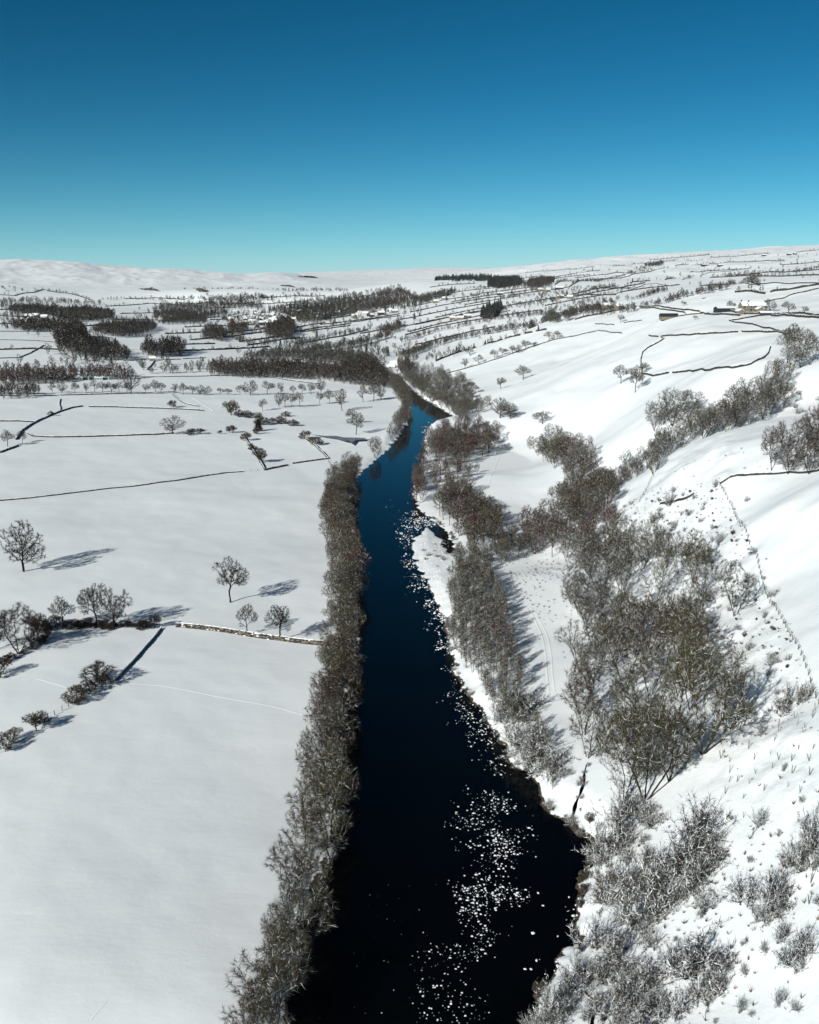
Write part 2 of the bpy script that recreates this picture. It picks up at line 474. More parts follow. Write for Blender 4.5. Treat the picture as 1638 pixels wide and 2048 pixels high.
# ------------------------------------------------------------------ the ground and the river
def build_ground():
    na, nr = ZG.shape
    v = np.stack([XG, YG, ZG], -1).reshape(-1, 3)
    idx = np.arange(na * nr).reshape(na, nr)
    q = np.stack([idx[:-1, :-1], idx[1:, :-1], idx[1:, 1:], idx[:-1, 1:]], -1).reshape(-1, 4)[:, ::-1]
    me = mesh_np('snowy_ground', v, q, None, M['ground'], True)
    rough = slope_side * smooth((ZG - 3) / 6) * smooth((470 - RG) / 80)
    rough = np.maximum(rough, 0.35 * smooth((XG - 30) / 10) * (RG < 480))
    rough *= 1 - 0.5 * pasture
    moor = smooth((RG - 2300) / 1500) * smooth((ZG - 70) / 60)
    bank = np.where(near, smooth((1.9 - np.abs(sdn - 0.2)) / 1.5), 0) * np.where(XG > np.interp(YG, [0, 330, 331], [30, 30, 30]), 1, 0.8)
    for n, a in (('rough', rough), ('moor', moor), ('bank', bank)):
        at = me.attributes.new(n, 'FLOAT', 'POINT'); at.data.foreach_set('value', a.astype(np.float32).ravel())
    return tag(link('ground', me), kind='structure')
build_ground()

def build_river():
    # a sheet over the whole bed; the banks stand above it
    p = river_poly
    c = np.array([flat([(700, 1000)])[0]])
    L = flat([(x - 26, y) for x, y in RIVER_L]); Rr = flat([(x + 26, y) for x, y in RIVER_R][::-1])
    n = 120
    def res(a):
        s = np.concatenate([[0], np.cumsum(np.hypot(*np.diff(a, axis=0).T))]); t = np.linspace(0, s[-1], n)
        return np.stack([np.interp(t, s, a[:, 0]), np.interp(t, s, a[:, 1])], 1)
    # sampled by distance so that both sides pair up
    def by_y(a):
        yy = np.linspace(100, 1300, n); o = np.argsort(a[:, 1])
        return yy, np.interp(yy, a[o, 1], a[o, 0])
    yy, xl = by_y(L); _, xr = by_y(Rr)
    xl -= 3; xr += 8
    v = []
    for y, a, b in zip(yy, xl, xr): v += [(a, y, 0), (b, y, 0)]
    q = [(2*i, 2*i+1, 2*i+3, 2*i+2) for i in range(n - 1)]
    tag(link('river', mesh_np('river', v, q, None, M['water'])), kind='structure')
build_river()

# ------------------------------------------------------------------ bare trees grown by space colonisation
def grow(seed, att, stems, step, infl, kill, up=0.12, iters=160):
    g = np.random.default_rng(seed)
    pos = []; par = []
    for st in stems:
        prev = -1
        for k, p in enumerate(st):
            pos.append(np.array(p, float)); par.append(prev); prev = len(pos) - 1
    P = np.array(pos); A = att.copy()
    D = np.linalg.norm(A[:, None] - P[None], axis=2)
    near_i = D.argmin(1); near_d = D.min(1)
    par = list(par)
    for it in range(iters):
        m = near_d < infl if it > 12 else near_d < infl * 3
        if not m.any(): break
        src = near_i[m]
        d = A[m] - P[src]; d /= np.linalg.norm(d, axis=1)[:, None] + 1e-9
        u, inv = np.unique(src, return_inverse=True)
        acc = np.zeros((len(u), 3)); np.add.at(acc, inv, d)
        acc += g.normal(0, 0.22, acc.shape) * np.linalg.norm(acc, axis=1)[:, None]
        acc /= np.linalg.norm(acc, axis=1)[:, None] + 1e-9
        acc[:, 2] += up; acc /= np.linalg.norm(acc, axis=1)[:, None] + 1e-9
        new = P[u] + acc * step
        base = len(P)
        P = np.concatenate([P, new]); par += [int(i) for i in u]
        Dn = np.linalg.norm(A[:, None] - new[None], axis=2)
        jn = Dn.argmin(1); dn = Dn.min(1)
        better = dn < near_d
        near_i[better] = base + jn[better]; near_d[better] = dn[better]
        keep = near_d > kill
        A, near_i, near_d = A[keep], near_i[keep], near_d[keep]
        if len(A) == 0 or len(P) > 4000: break
    return P, np.array(par)

def radii(par, tip, expo):
    n = len(par); r = np.zeros(n); kids = np.zeros(n, int)
    for i in range(n - 1, -1, -1):
        if kids[i] == 0: r[i] = tip ** expo
        if par[i] >= 0: r[par[i]] += r[i]; kids[par[i]] += 1
    return r ** (1 / expo), kids

def frusta(p0, p1, r0, r1, k):
    n = len(p0)
    if n == 0: return np.zeros((0, 3)), np.zeros((0, 4), int)
    d = p1 - p0; d /= np.linalg.norm(d, axis=1)[:, None] + 1e-9
    ref = np.where(np.abs(d[:, 2:3]) < 0.9, [[0, 0, 1.0]], [[1.0, 0, 0]])
    a = np.cross(d, ref); a /= np.linalg.norm(a, axis=1)[:, None] + 1e-9
    b = np.cross(d, a)
    th = np.arange(k) * 2 * math.pi / k
    ring = np.cos(th)[None, :, None] * a[:, None] + np.sin(th)[None, :, None] * b[:, None]
    v = np.concatenate([p0[:, None] + ring * r0[:, None, None], p1[:, None] + ring * r1[:, None, None]], 1)
    base = (np.arange(n) * 2 * k)[:, None]
    i = np.arange(k); j = (i + 1) % k
    q = np.stack([base + i, base + j, base + j + k, base + i + k], -1).reshape(-1, 4)
    return v.reshape(-1, 3), q

def unit(a): return a / (np.linalg.norm(a, axis=-1, keepdims=True) + 1e-9)

def twig_tris(base, d, L, w, g):
    side = unit(np.cross(d, g.normal(0, 1, d.shape)))
    mid = base + d * L[:, None]
    v = np.stack([base - side * w[:, None], base + side * w[:, None], mid], 1).reshape(-1, 3)
    return v, np.arange(len(v)).reshape(-1, 3)

PROTO = {}
def tree_proto(name, seed, H, W, base, natt, style='open', tip=0.017, expo=2.35, step=0.45, kill=0.8, infl=3.2,
               twigs=6, tw=0.03, tl=0.9, snow_share=0.12, limb=0.085, up=0.12, sway=0.5, droop=0.0, lump=1.0, nlob=13):
    g = np.random.default_rng(seed)
    # the crown's envelope: a lumpy egg
    pts = []
    lob = []
    for q in range(nlob):
        dv = unit(g.normal(0, 1, 3) * [1, 1, 0.8] + [0, 0, 0.12]); rad = g.uniform(0.24, 0.46)
        lob.append((dv * g.uniform(0.45, 0.98 - rad * 0.6), rad))
    cz = base + (H - base) * 0.52; hz = (H - base) * 0.5
    while len(pts) < natt:
        p = g.uniform(-1, 1, (natt, 3))
        r = np.linalg.norm(p, axis=1)
        ok = r < 0.40
        for c_, rad in lob: ok |= np.linalg.norm(p - c_, axis=1) < rad
        ok &= (r < 1.08) & (g.uniform(0, 1, natt) < 0.10 + 0.90 * r ** 1.5)
        pts += list(p[ok])
    p = np.array(pts[:natt])
    flare = 1.0 if style != 'ash' else 1.0
    wz = W / 2 * (1 - 0.25 * np.clip(p[:, 2], 0, 1) + (0.0 if style != 'shrub' else -0.3 * np.clip(-p[:, 2], 0, 1)))
    att = np.stack([p[:, 0] * wz, p[:, 1] * wz, cz + p[:, 2] * hz], 1)
    att = att[att[:, 2] > 0.25]
    stems = []
    def stem(x0, y0, dx, dy, top):
        n = max(3, int(top / step)); s = []
        wob = np.cumsum(g.normal(0, 0.055 * sway * 2, (n, 2)), 0) * step * 2
        for k in range(n):
            t = k / (n - 1)
            s.append((x0 + dx * t + wob[k, 0], y0 + dy * t + wob[k, 1], top * t - 0.25 * (k == 0)))
        return s
    if style == 'open': stems = [stem(0, 0, g.normal(0, .3), g.normal(0, .3), base + (H - base) * 0.12)]
    elif style == 'ash': stems = [stem(0, 0, g.normal(0, .5), g.normal(0, .5), H * 0.5)]
    elif style == 'multi':
        for k in range(3):
            a = g.uniform(0, 6.28); stems.append(stem(.35 * math.cos(a), .35 * math.sin(a), W * .2 * math.cos(a), W * .2 * math.sin(a), H * g.uniform(.3, .5)))
    elif style == 'pole':
        for k in range(2):
            a = g.uniform(0, 6.28); stems.append(stem(.3 * math.cos(a), .3 * math.sin(a), .5 * math.cos(a), .5 * math.sin(a), H * g.uniform(.6, .9)))
    else:
        for k in range(7):
            a = g.uniform(0, 6.28); stems.append(stem(.3 * W * .3 * math.cos(a), .3 * W * .3 * math.sin(a), W * .2 * math.cos(a), W * .2 * math.sin(a), H * g.uniform(.2, .4)))
    P, par = grow(seed + 1, att, stems, step, infl, kill, up)
    r, kids = radii(par, tip, expo)
    r = np.where(P[:, 2] < 0.5, r * 1.25, r)
    e = np.where(par >= 0)[0]
    p0, p1, r0, r1 = P[par[e]], P[e], np.minimum(r[par[e]], r[e] * 1.35), r[e]
    big = r1 > limb
    vt, qt = frusta(p0[big], p1[big], r0[big], r1[big], 6)
    vs, qs = frusta(p0[~big], p1[~big], r0[~big], r1[~big], 3)
    trunk = mesh_np(name + '_trunk', vt, qt, None, M['bark'], True)
    # twigs
    fine = e[r[e] < 0.075]
    d = unit(P[fine] - P[par[fine]])
    rep = g.poisson(twigs * np.where(kids[fine] == 0, 1.7, 1.0))
    ii = np.repeat(np.arange(len(fine)), rep)
    tb = P[fine][ii] - d[ii] * g.uniform(0, step, len(ii))[:, None]
    td = unit(d[ii] * 0.75 + g.normal(0, 0.55, (len(ii), 3)) + [0, 0, 0.18 - droop])
    TL = tl * g.uniform(0.45, 1.15, len(ii)); TW = tw * g.uniform(0.6, 1.2, len(ii))
    sn = g.uniform(0, 1, len(ii)) < snow_share * np.clip(1.35 - tb[:, 2] / H, 0.25, 1.2)
    vtw, ttw = twig_tris(tb[~sn], td[~sn], TL[~sn], TW[~sn], g)
    v = np.concatenate([vs, vtw]); crown = mesh_np(name + '_crown', v, qs, ttw + len(vs), M['twigs'])
    # snow lying along the upper side of limbs and on some twigs
    dd = p1 - p0; ln = np.linalg.norm(dd, axis=1)
    lay = (np.abs(dd[:, 2]) / ln < 0.86) & (r1 > 0.03) & (g.uniform(0, 1, len(ln)) < 0.35 + 0.9 * snow_share * 2)
    side = unit(np.cross(dd[lay], [[0, 0, 1.0]])); hw = np.maximum(r1[lay] * 0.75, 0.022)[:, None]
    o = np.array([[0, 0, 1.0]]); rr = r1[lay][:, None]
    a0, a1 = p0[lay] + o * rr * 0.65, p1[lay] + o * rr * 0.65
    sv = np.stack([a0 - side * hw, a0 + o * hw * 1.3, a0 + side * hw, a1 - side * hw, a1 + o * hw * 1.3, a1 + side * hw], 1).reshape(-1, 3)
    b = (np.arange(len(a0)) * 6)[:, None]
    sq = np.concatenate([b + [[0, 3, 4, 1]], b + [[1, 4, 5, 2]]]).reshape(-1, 4)
    vtw, ttw = twig_tris(tb[sn] + [0, 0, 0.03], td[sn], TL[sn] * 0.9, TW[sn] * 1.1, g)
    snow = mesh_np(name + '_snow', np.concatenate([sv, vtw]), sq, ttw + len(sv), M['snow'])
    PROTO[name] = dict(trunk=trunk, crown=crown, snow=snow, H=float(P[:, 2].max() + tl * 0.5), W=float(np.percentile(np.abs(P[:, :2]), 99) * 2 + tl), n=len(P))
    return PROTO[name]

for k in range(7): tree_proto('open%d' % k, 100 + k, 15, (13, 11.5, 14.5, 10.5, 12.5, 13.5, 12)[k], (1.8, 2.6, 1.5, 2.8, 2.0, 2.4, 2.2)[k], 1050, 'open', tip=0.017, expo=1.95, step=0.42, kill=0.66, infl=3.4, twigs=10, tw=0.023, tl=1.0, snow_share=0.02, up=0.14, nlob=11)
for k in range(5): tree_proto('tall%d' % k, 200 + k, 15, (9.5, 8.5, 10.5, 9, 8)[k], (2.2, 1.6, 2.8, 1.8, 2)[k], 800, 'ash', tip=0.014, expo=2.0, kill=0.66, infl=3.4, twigs=9, tw=0.023, tl=1.05, snow_share=0.09, up=0.3, nlob=12)
for k in range(5): tree_proto('bank%d' % k, 300 + k, 13, (10.5, 12, 9.5, 11, 10)[k], 0.7, 820, 'multi', tip=0.014, expo=2.0, kill=0.68, infl=3.4, twigs=9, tw=0.023, tl=1.1, snow_share=0.11, up=0.26, nlob=12)
for k in range(5): tree_proto('big%d' % k, 400 + k, 17, (16, 14, 17, 15, 13)[k], 1.2, 1000, 'multi', tip=0.015, expo=1.95, step=0.5, kill=0.85, infl=4, twigs=9, tw=0.024, tl=1.3, snow_share=0.13, up=0.22, nlob=13)
for k in range(3): tree_proto('pole%d' % k, 500 + k, 9, 3.6, 0.8, 330, 'pole', tip=0.012, expo=2.2, step=0.4, kill=0.45, infl=1.6, twigs=9, tw=0.018, tl=1.0, snow_share=0.16, up=0.6, nlob=14)
for k in range(3): tree_proto('thorn%d' % k, 700 + k, 4.5, 5.0, 0.3, 800, 'multi', step=0.22, kill=0.3, infl=1.4, tip=0.009, expo=2.1, twigs=9, tw=0.018, tl=0.6, snow_share=0.05, limb=0.05, up=0.1, lump=2.4)
for k in range(4): tree_proto('far%d' % k, 800 + k, 13, (10, 9, 11, 8)[k], 1.0, 220, 'multi', step=0.8, kill=1.3, infl=6, twigs=11, tw=0.075, tl=1.4, snow_share=0.08, lump=1.9)

def shrub_proto(name, seed, H, W, nst=46, snow_share=0.3):
    """willow and gorse scrub: many thin stems fanning out of a dark foot"""
    g = np.random.default_rng(seed)
    clumps = [(g.normal(0, W * .13), g.normal(0, W * .13), g.uniform(.65, 1.1)) for _ in range(7)]
    p0, p1, r0, r1 = [], [], [], []; tb, td, tl = [], [], []
    for k in range(nst):
        cx, cy, sc = clumps[g.integers(len(clumps))]
        a = math.atan2(cy, cx) + g.normal(0, 1.0); tilt = abs(g.normal(0, .8)); L = H * sc * g.uniform(.6, 1.02) * (1 - .18 * tilt)
        d = np.array([math.cos(a) * math.sin(tilt), math.sin(a) * math.sin(tilt), math.cos(tilt)])
        p = np.array([cx + g.normal(0, .12), cy + g.normal(0, .12), -.1]); r = .022; n = 6
        for i in range(n):
            d = unit(d + g.normal(0, .22, 3) + [0, 0, .04]); q = p + d * L / n
            p0.append(p); p1.append(q); r0.append(r); r1.append(r * .8); r *= .8
            if i >= 1:
                m = g.poisson(10)
                for _ in range(m):
                    tb.append(p + (q - p) * g.uniform()); td.append(unit(d * .55 + g.normal(0, .62, 3) + [0, 0, .1])); tl.append(g.uniform(.2, .6) * H / 3.4)
            p = q
    p0, p1, r0, r1 = map(np.array, (p0, p1, r0, r1)); tb, td, tl = np.array(tb), np.array(td), np.array(tl)
    v, q = frusta(p0[::6], p1[::6], r0[::6] * 1.3, r1[::6] * 1.2, 4)
    trunk = mesh_np(name + '_stems', v, q, None, M['bark'])
    rest = np.arange(len(p0)) % 6 != 0
    vs, qs = frusta(p0[rest], p1[rest], r0[rest], r1[rest], 3)
    sn = g.uniform(0, 1, len(tb)) < snow_share * np.clip(1.3 - tb[:, 2] / H, .35, 1)
    vt, tt = twig_tris(tb[~sn], td[~sn], tl[~sn], g.uniform(.011, .019, (~sn).sum()), g)
    crown = mesh_np(name + '_crown', np.concatenate([vs, vt]), qs, tt + len(vs), M['twigs'])
    vt, tt = twig_tris(tb[sn] + [0, 0, .02], td[sn], tl[sn], g.uniform(.013, .026, sn.sum()), g)
    PROTO[name] = dict(trunk=trunk, crown=crown, snow=mesh_np(name + '_snow', vt, None, tt, M['snow']), H=float(np.percentile(p1[:, 2], 99) + .2), W=float(np.percentile(np.abs(p1[:, :2]), 97) * 2 + .4))
for k in range(5): shrub_proto('shrub%d' % k, 600 + k, 3.4, (4.2, 3.4, 4.8, 4.0, 5.2)[k], (60, 42, 70, 54, 74)[k])

def conifer_proto(name, seed, H, W):
    g = np.random.default_rng(seed)
    mb = []; tr = []
    n = 900
    t = g.uniform(0, 1, n) ** 0.8
    z = 1.0 + t * (H - 1.0); rad = (W / 2) * (1 - t) ** 0.85 + 0.12
    a = g.uniform(0, 6.28, n); rr = rad * g.uniform(0.25, 1.0, n)
    base = np.stack([rr * 0.5 * np.cos(a), rr * 0.5 * np.sin(a), z], 1)
    d = unit(np.stack([np.cos(a), np.sin(a), g.uniform(-0.55, 0.1, n)], 1))
    v, tri = twig_tris(base, d, 0.5 + rr * 0.6, np.full(n, 0.22), g)
    crown = mesh_np(name + '_crown', v, None, tri, M['needles'])
    vt, qt = frusta(np.array([[0, 0, -.2]]), np.array([[0, 0, H * .9]]), np.array([.22]), np.array([.03]), 6)
    trunk = mesh_np(name + '_trunk', vt, qt, None, M['bark'], True)
    sel = g.uniform(0, 1, n) < 0.10
    v, tri = twig_tris(base[sel] + [0, 0, .12], d[sel], 0.4 + rr[sel] * .5, np.full(sel.sum(), .16), g)
    snow = mesh_np(name + '_snow', v, None, tri, M['snow'])
    PROTO[name] = dict(trunk=trunk, crown=crown, snow=snow, H=H, W=W)
conifer_proto('conifer0', 900, 13, 5.5); conifer_proto('conifer1', 901, 15, 6.5)

def pick(prefix, g=random):
    ks = [k for k in PROTO if k.startswith(prefix)]
    return ks[g.randrange(len(ks))]

def place_tree(name, proto, p, h, w=None, tint='brown', snow=True, label=None, cat='tree', group=None, rz=None, jit=0.12):
    pr = PROTO[proto]
    e = bpy.data.objects.new(name, None); COL.objects.link(e)
    e.empty_display_size = 0.5
    e.location = (p[0], p[1], p[2] - 0.08)
    e.rotation_euler = (random.gauss(0, .035), random.gauss(0, .035), random.uniform(0, 6.28) if rz is None else rz)
    sz = h / pr['H']; sw = (w / pr['W']) if w else sz * random.uniform(0.9, 1.12)
    e.scale = (sw, sw, sz)
    c = np.array(TINTS[tint]) * random.uniform(1 - jit, 1 + jit) * np.array([random.uniform(.96, 1.04), 1, random.uniform(.95, 1.05)])
    link('trunk', pr['trunk'], e, color=c * 0.8)
    link('crown', pr['crown'], e, color=c)
    if snow: tag(link('snow', pr['snow'], e), kind='stuff')
    tag(e, label, cat, group)
    return e

def top_height(px, py, ptop, p):
    """height of a thing whose foot is at p and whose top shows at photo row ptop"""
    r = math.hypot(p[0], p[1])
    _, sl = ray([px], [ptop])
    return float(CAM_H + sl[0] * r - p[2])
def px_size(n, p):
    return n * float(project(p)[0, 2]) / FPX

def scatter(poly_px, spacing, seed=0, maxn=2000, jitter_edge=0.0, z_ok=0.5):
    """feet of plants inside an area, at least `spacing` metres apart"""
    g = np.random.default_rng(seed)
    q = ground([a for a, _ in poly_px], [b for _, b in poly_px])[:, :2]
    lo, hi = q.min(0), q.max(0)
    area = (hi - lo).prod()
    n = int(area / spacing ** 2 * 6) + 40
    c = g.uniform(lo, hi, (min(n, 60000), 2))
    c = c[poly_sdf(c[:, 0], c[:, 1], q) + fbm(c[:, 0], c[:, 1], spacing * 5, 2, seed) * spacing * 1.3 < jitter_edge]
    out = []; grid = {}
    for x, y in c:
        gx, gy = int(x // spacing), int(y // spacing); ok = True
        for i in (-1, 0, 1):
            for j in (-1, 0, 1):
                for (a, b) in grid.get((gx + i, gy + j), ()):
                    if (a - x) ** 2 + (b - y) ** 2 < spacing ** 2: ok = False
        if ok: grid.setdefault((gx, gy), []).append((x, y)); out.append((x, y))
        if len(out) >= maxn: break
    o = np.array(out).reshape(-1, 2)
    o = np.column_stack([o, height(o[:, 0], o[:, 1])]) if len(o) else np.zeros((0, 3))
    return o[o[:, 2] > z_ok]

def along(line_px, spacing, width=0.0, seed=0, z_ok=0.4):
    """feet of plants along a line"""
    g = np.random.default_rng(seed)
    q = ground([a for a, _ in line_px], [b for _, b in line_px])[:, :2]
    s = np.concatenate([[0], np.cumsum(np.hypot(*np.diff(q, axis=0).T))])
    t = np.arange(spacing * .3, s[-1], spacing); t = t + g.uniform(-.35, .35, len(t)) * spacing
    x = np.interp(t, s, q[:, 0]) + g.uniform(-width, width, len(t)) / 2; y = np.interp(t, s, q[:, 1]) + g.uniform(-width, width, len(t)) / 2
    o = np.column_stack([x, y, height(x, y)])
    return o[o[:, 2] > z_ok]

# ------------------------------------------------------------------ names for places in a row
ORD = ['first', 'second', 'third', 'fourth', 'fifth', 'sixth', 'seventh', 'eighth', 'ninth', 'tenth', 'eleventh', 'twelfth', 'thirteenth', 'fourteenth',
       'fifteenth', 'sixteenth', 'seventeenth', 'eighteenth', 'nineteenth', 'twentieth']
def nth(k):
    if k < 20: return ORD[k]
    if k >= 99: return 'hundred-and-' + nth(k - 100) if k > 99 else 'hundredth'
    tens = ['twenty', 'thirty', 'forty', 'fifty', 'sixty', 'seventy', 'eighty', 'ninety'][(k + 1) // 10 - 2]
    u = (k + 1) % 10
    return (tens[:-1] + 'ieth') if u == 0 else tens + '-' + ORD[u - 1]

# ------------------------------------------------------------------ dry stone walls
def resample(q, step):
    s = np.concatenate([[0], np.cumsum(np.hypot(*np.diff(q, axis=0).T))])
    n = max(2, int(s[-1] / step) + 1); t = np.linspace(0, s[-1], n)
    return np.stack([np.interp(t, s, q[:, 0]), np.interp(t, s, q[:, 1])], 1)

wall_seed = [0]
def stone_wall(line_px, label, h=1.45, th=0.6, step=1.1, snow=True, group=None, mat='stone', rough=0.16, name='dry_stone_wall', cat='wall', cap=0.16):
    wall_seed[0] += 1
    g = np.random.default_rng(5000 + wall_seed[0])
    q = ground([a for a, _ in line_px], [b for _, b in line_px])[:, :2]
    L = np.hypot(*np.diff(q, axis=0).T).sum()
    c = resample(q, max(step, L / 260))
    n = len(c)
    d = np.gradient(c, axis=0); d /= np.hypot(d[:, 0], d[:, 1])[:, None] + 1e-9
    s = np.stack([d[:, 1], -d[:, 0]], 1)
    c = c + s * (fbm(c[:, 0], c[:, 1], 14, 2, 77) * 0.5)[:, None]
    z = height(c[:, 0], c[:, 1])
    hh = h * (1 + g.normal(0, rough * 0.55, n)) ; hh = np.maximum(hh, h * 0.45)
    o = c[0]; zo = z[0]
    def ring(offs):
        rows = []
        for off, up in offs:
            w = off * (1 + g.normal(0, 0.07, n)); 
            rows.append(np.column_stack([c[:, 0] + s[:, 0] * w - o[0], c[:, 1] + s[:, 1] * w - o[1], z + up - zo]))
        v = np.stack(rows, 1); m = len(offs)
        idx = np.arange(n * m).reshape(n, m)
        f = [(idx[i, k], idx[i + 1, k], idx[i + 1, k + 1], idx[i, k + 1]) for i in range(n - 1) for k in range(m - 1)]
        f += [tuple(idx[0, ::-1][:4])] if m == 4 else []
        f += [tuple(idx[-1][:4])] if m == 4 else []
        return v.reshape(-1, 3), f
    e = bpy.data.objects.new(name, None); COL.objects.link(e); e.location = (o[0], o[1], zo); e.empty_display_size = 0.5
    v, f = ring([(-th * 0.62, -0.5), (-th * 0.42, hh), (th * 0.42, hh), (th * 0.62, -0.5)])
    link('stonework', mesh_np('stonework', v, f, None, M[mat]), e)
    if snow:
        sc = cap * (1 + g.normal(0, 0.3, n)); sc = np.maximum(sc, 0.03)
        v, f = ring([(-th * 0.44, hh - 0.03), (-th * 0.30, hh + sc), (th * 0.30, hh + sc), (th * 0.44, hh - 0.03)])
        link('snow_cap', mesh_np('snow_cap', v, f, None, M['snow'], True), e)
    tag(e, label, cat, group, 'thing')
    return e

# the sunlit wall beside the two small trees: every stone laid
def laid_wall(line_px, label):
    g = np.random.default_rng(31)
    q = ground([a for a, _ in line_px], [b for _, b in line_px])[:, :2]
    c = resample(q, 0.25); n = len(c)
    d = np.gradient(c, axis=0); d /= np.hypot(d[:, 0], d[:, 1])[:, None]
    s = np.stack([d[:, 1], -d[:, 0]], 1)
    z = height(c[:, 0], c[:, 1]); o = c[0]; zo = z[0]
    L = 0.25 * (n - 1)
    e = bpy.data.objects.new('dry_stone_wall', None); COL.objects.link(e); e.location = (o[0], o[1], zo)
    mb = MB(); zz = -0.1
    def at(t, w, u):
        k = min(max(t / 0.25, 0), n - 1.001); i = int(k); f = k - i
        p = c[i] * (1 - f) + c[i + 1] * f; sd_ = s[i]
        return (p[0] + sd_[0] * w - o[0], p[1] + sd_[1] * w - o[1], z[i] * (1 - f) + z[i + 1] * f - zo + u)
    while zz < 1.22:
        ch = g.uniform(0.2, 0.32); t = -g.uniform(0, .4)
        half = 0.36 - 0.08 * zz
        while t < L:
            ln = g.uniform(0.35, 0.8); w = half + g.uniform(-.05, .05); u0 = zz + g.uniform(0, .02); u1 = zz + ch - g.uniform(.02, .05)
            a, b = t + .02, t + ln - .02
            jj = g.uniform(-.03, .03, 8)
            v = [at(a, -w, u0), at(b, -w, u0), at(b, w, u0), at(a, w, u0), at(a + .03, -w + .03, u1 + jj[0]), at(b - .03, -w + .03, u1 + jj[1]), at(b - .03, w - .03, u1 + jj[2]), at(a + .03, w - .03, u1 + jj[3])]
            mb.add(v, [(4, 5, 6, 7), (0, 1, 5, 4), (1, 2, 6, 5), (2, 3, 7, 6), (3, 0, 4, 7)])
            t += ln
        zz += ch
    me = mb.mesh('stonework', [M['pale_stone'], M['stone'], M['snow']])
    nst = len(me.polygons) // 5
    me.polygons.foreach_set('material_index', np.repeat(g.choice([0, 1, 2], nst, p=[.38, .55, .07]), 5).astype(np.int32))
    tag(link('stonework', me, e), kind='stuff')
    core = MB()
    for i in range(0, n - 5, 4):
        a, b = i * .25, (i + 4) * .25
        core.add([at(a, -.2, -.2), at(b, -.2, -.2), at(b, .2, -.2), at(a, .2, -.2), at(a, -.16, 1.1), at(b, -.16, 1.1), at(b, .16, 1.1), at(a, .16, 1.1)], [(4, 5, 6, 7), (0, 1, 5, 4), (2, 3, 7, 6)])
    link('rubble_core', core.mesh('rubble_core', M['dark_rock']), e)
    sn = MB()
    for i in range(0, n - 3, 2):
        a, b = i * .25, (i + 2) * .25 + .02
        if g.uniform() < .12: continue
        k = g.uniform(.08, .2)
        sn.add([at(a, -.2, 1.3), at(b, -.2, 1.3), at(b, 0, 1.3 + k), at(a, 0, 1.3 + k), at(b, .2, 1.3), at(a, .2, 1.3)], [(0, 1, 2, 3), (3, 2, 4, 5)])
    tag(link('snow_cap', sn.mesh('snow_cap', M['snow']), e), kind='stuff')
    tag(e, label, 'wall', kind='thing')
laid_wall([(352,1254),(400,1258),(495,1272),(560,1281),(672,1294)], 'sunlit drystone wall of pale stones beside the two small field trees')

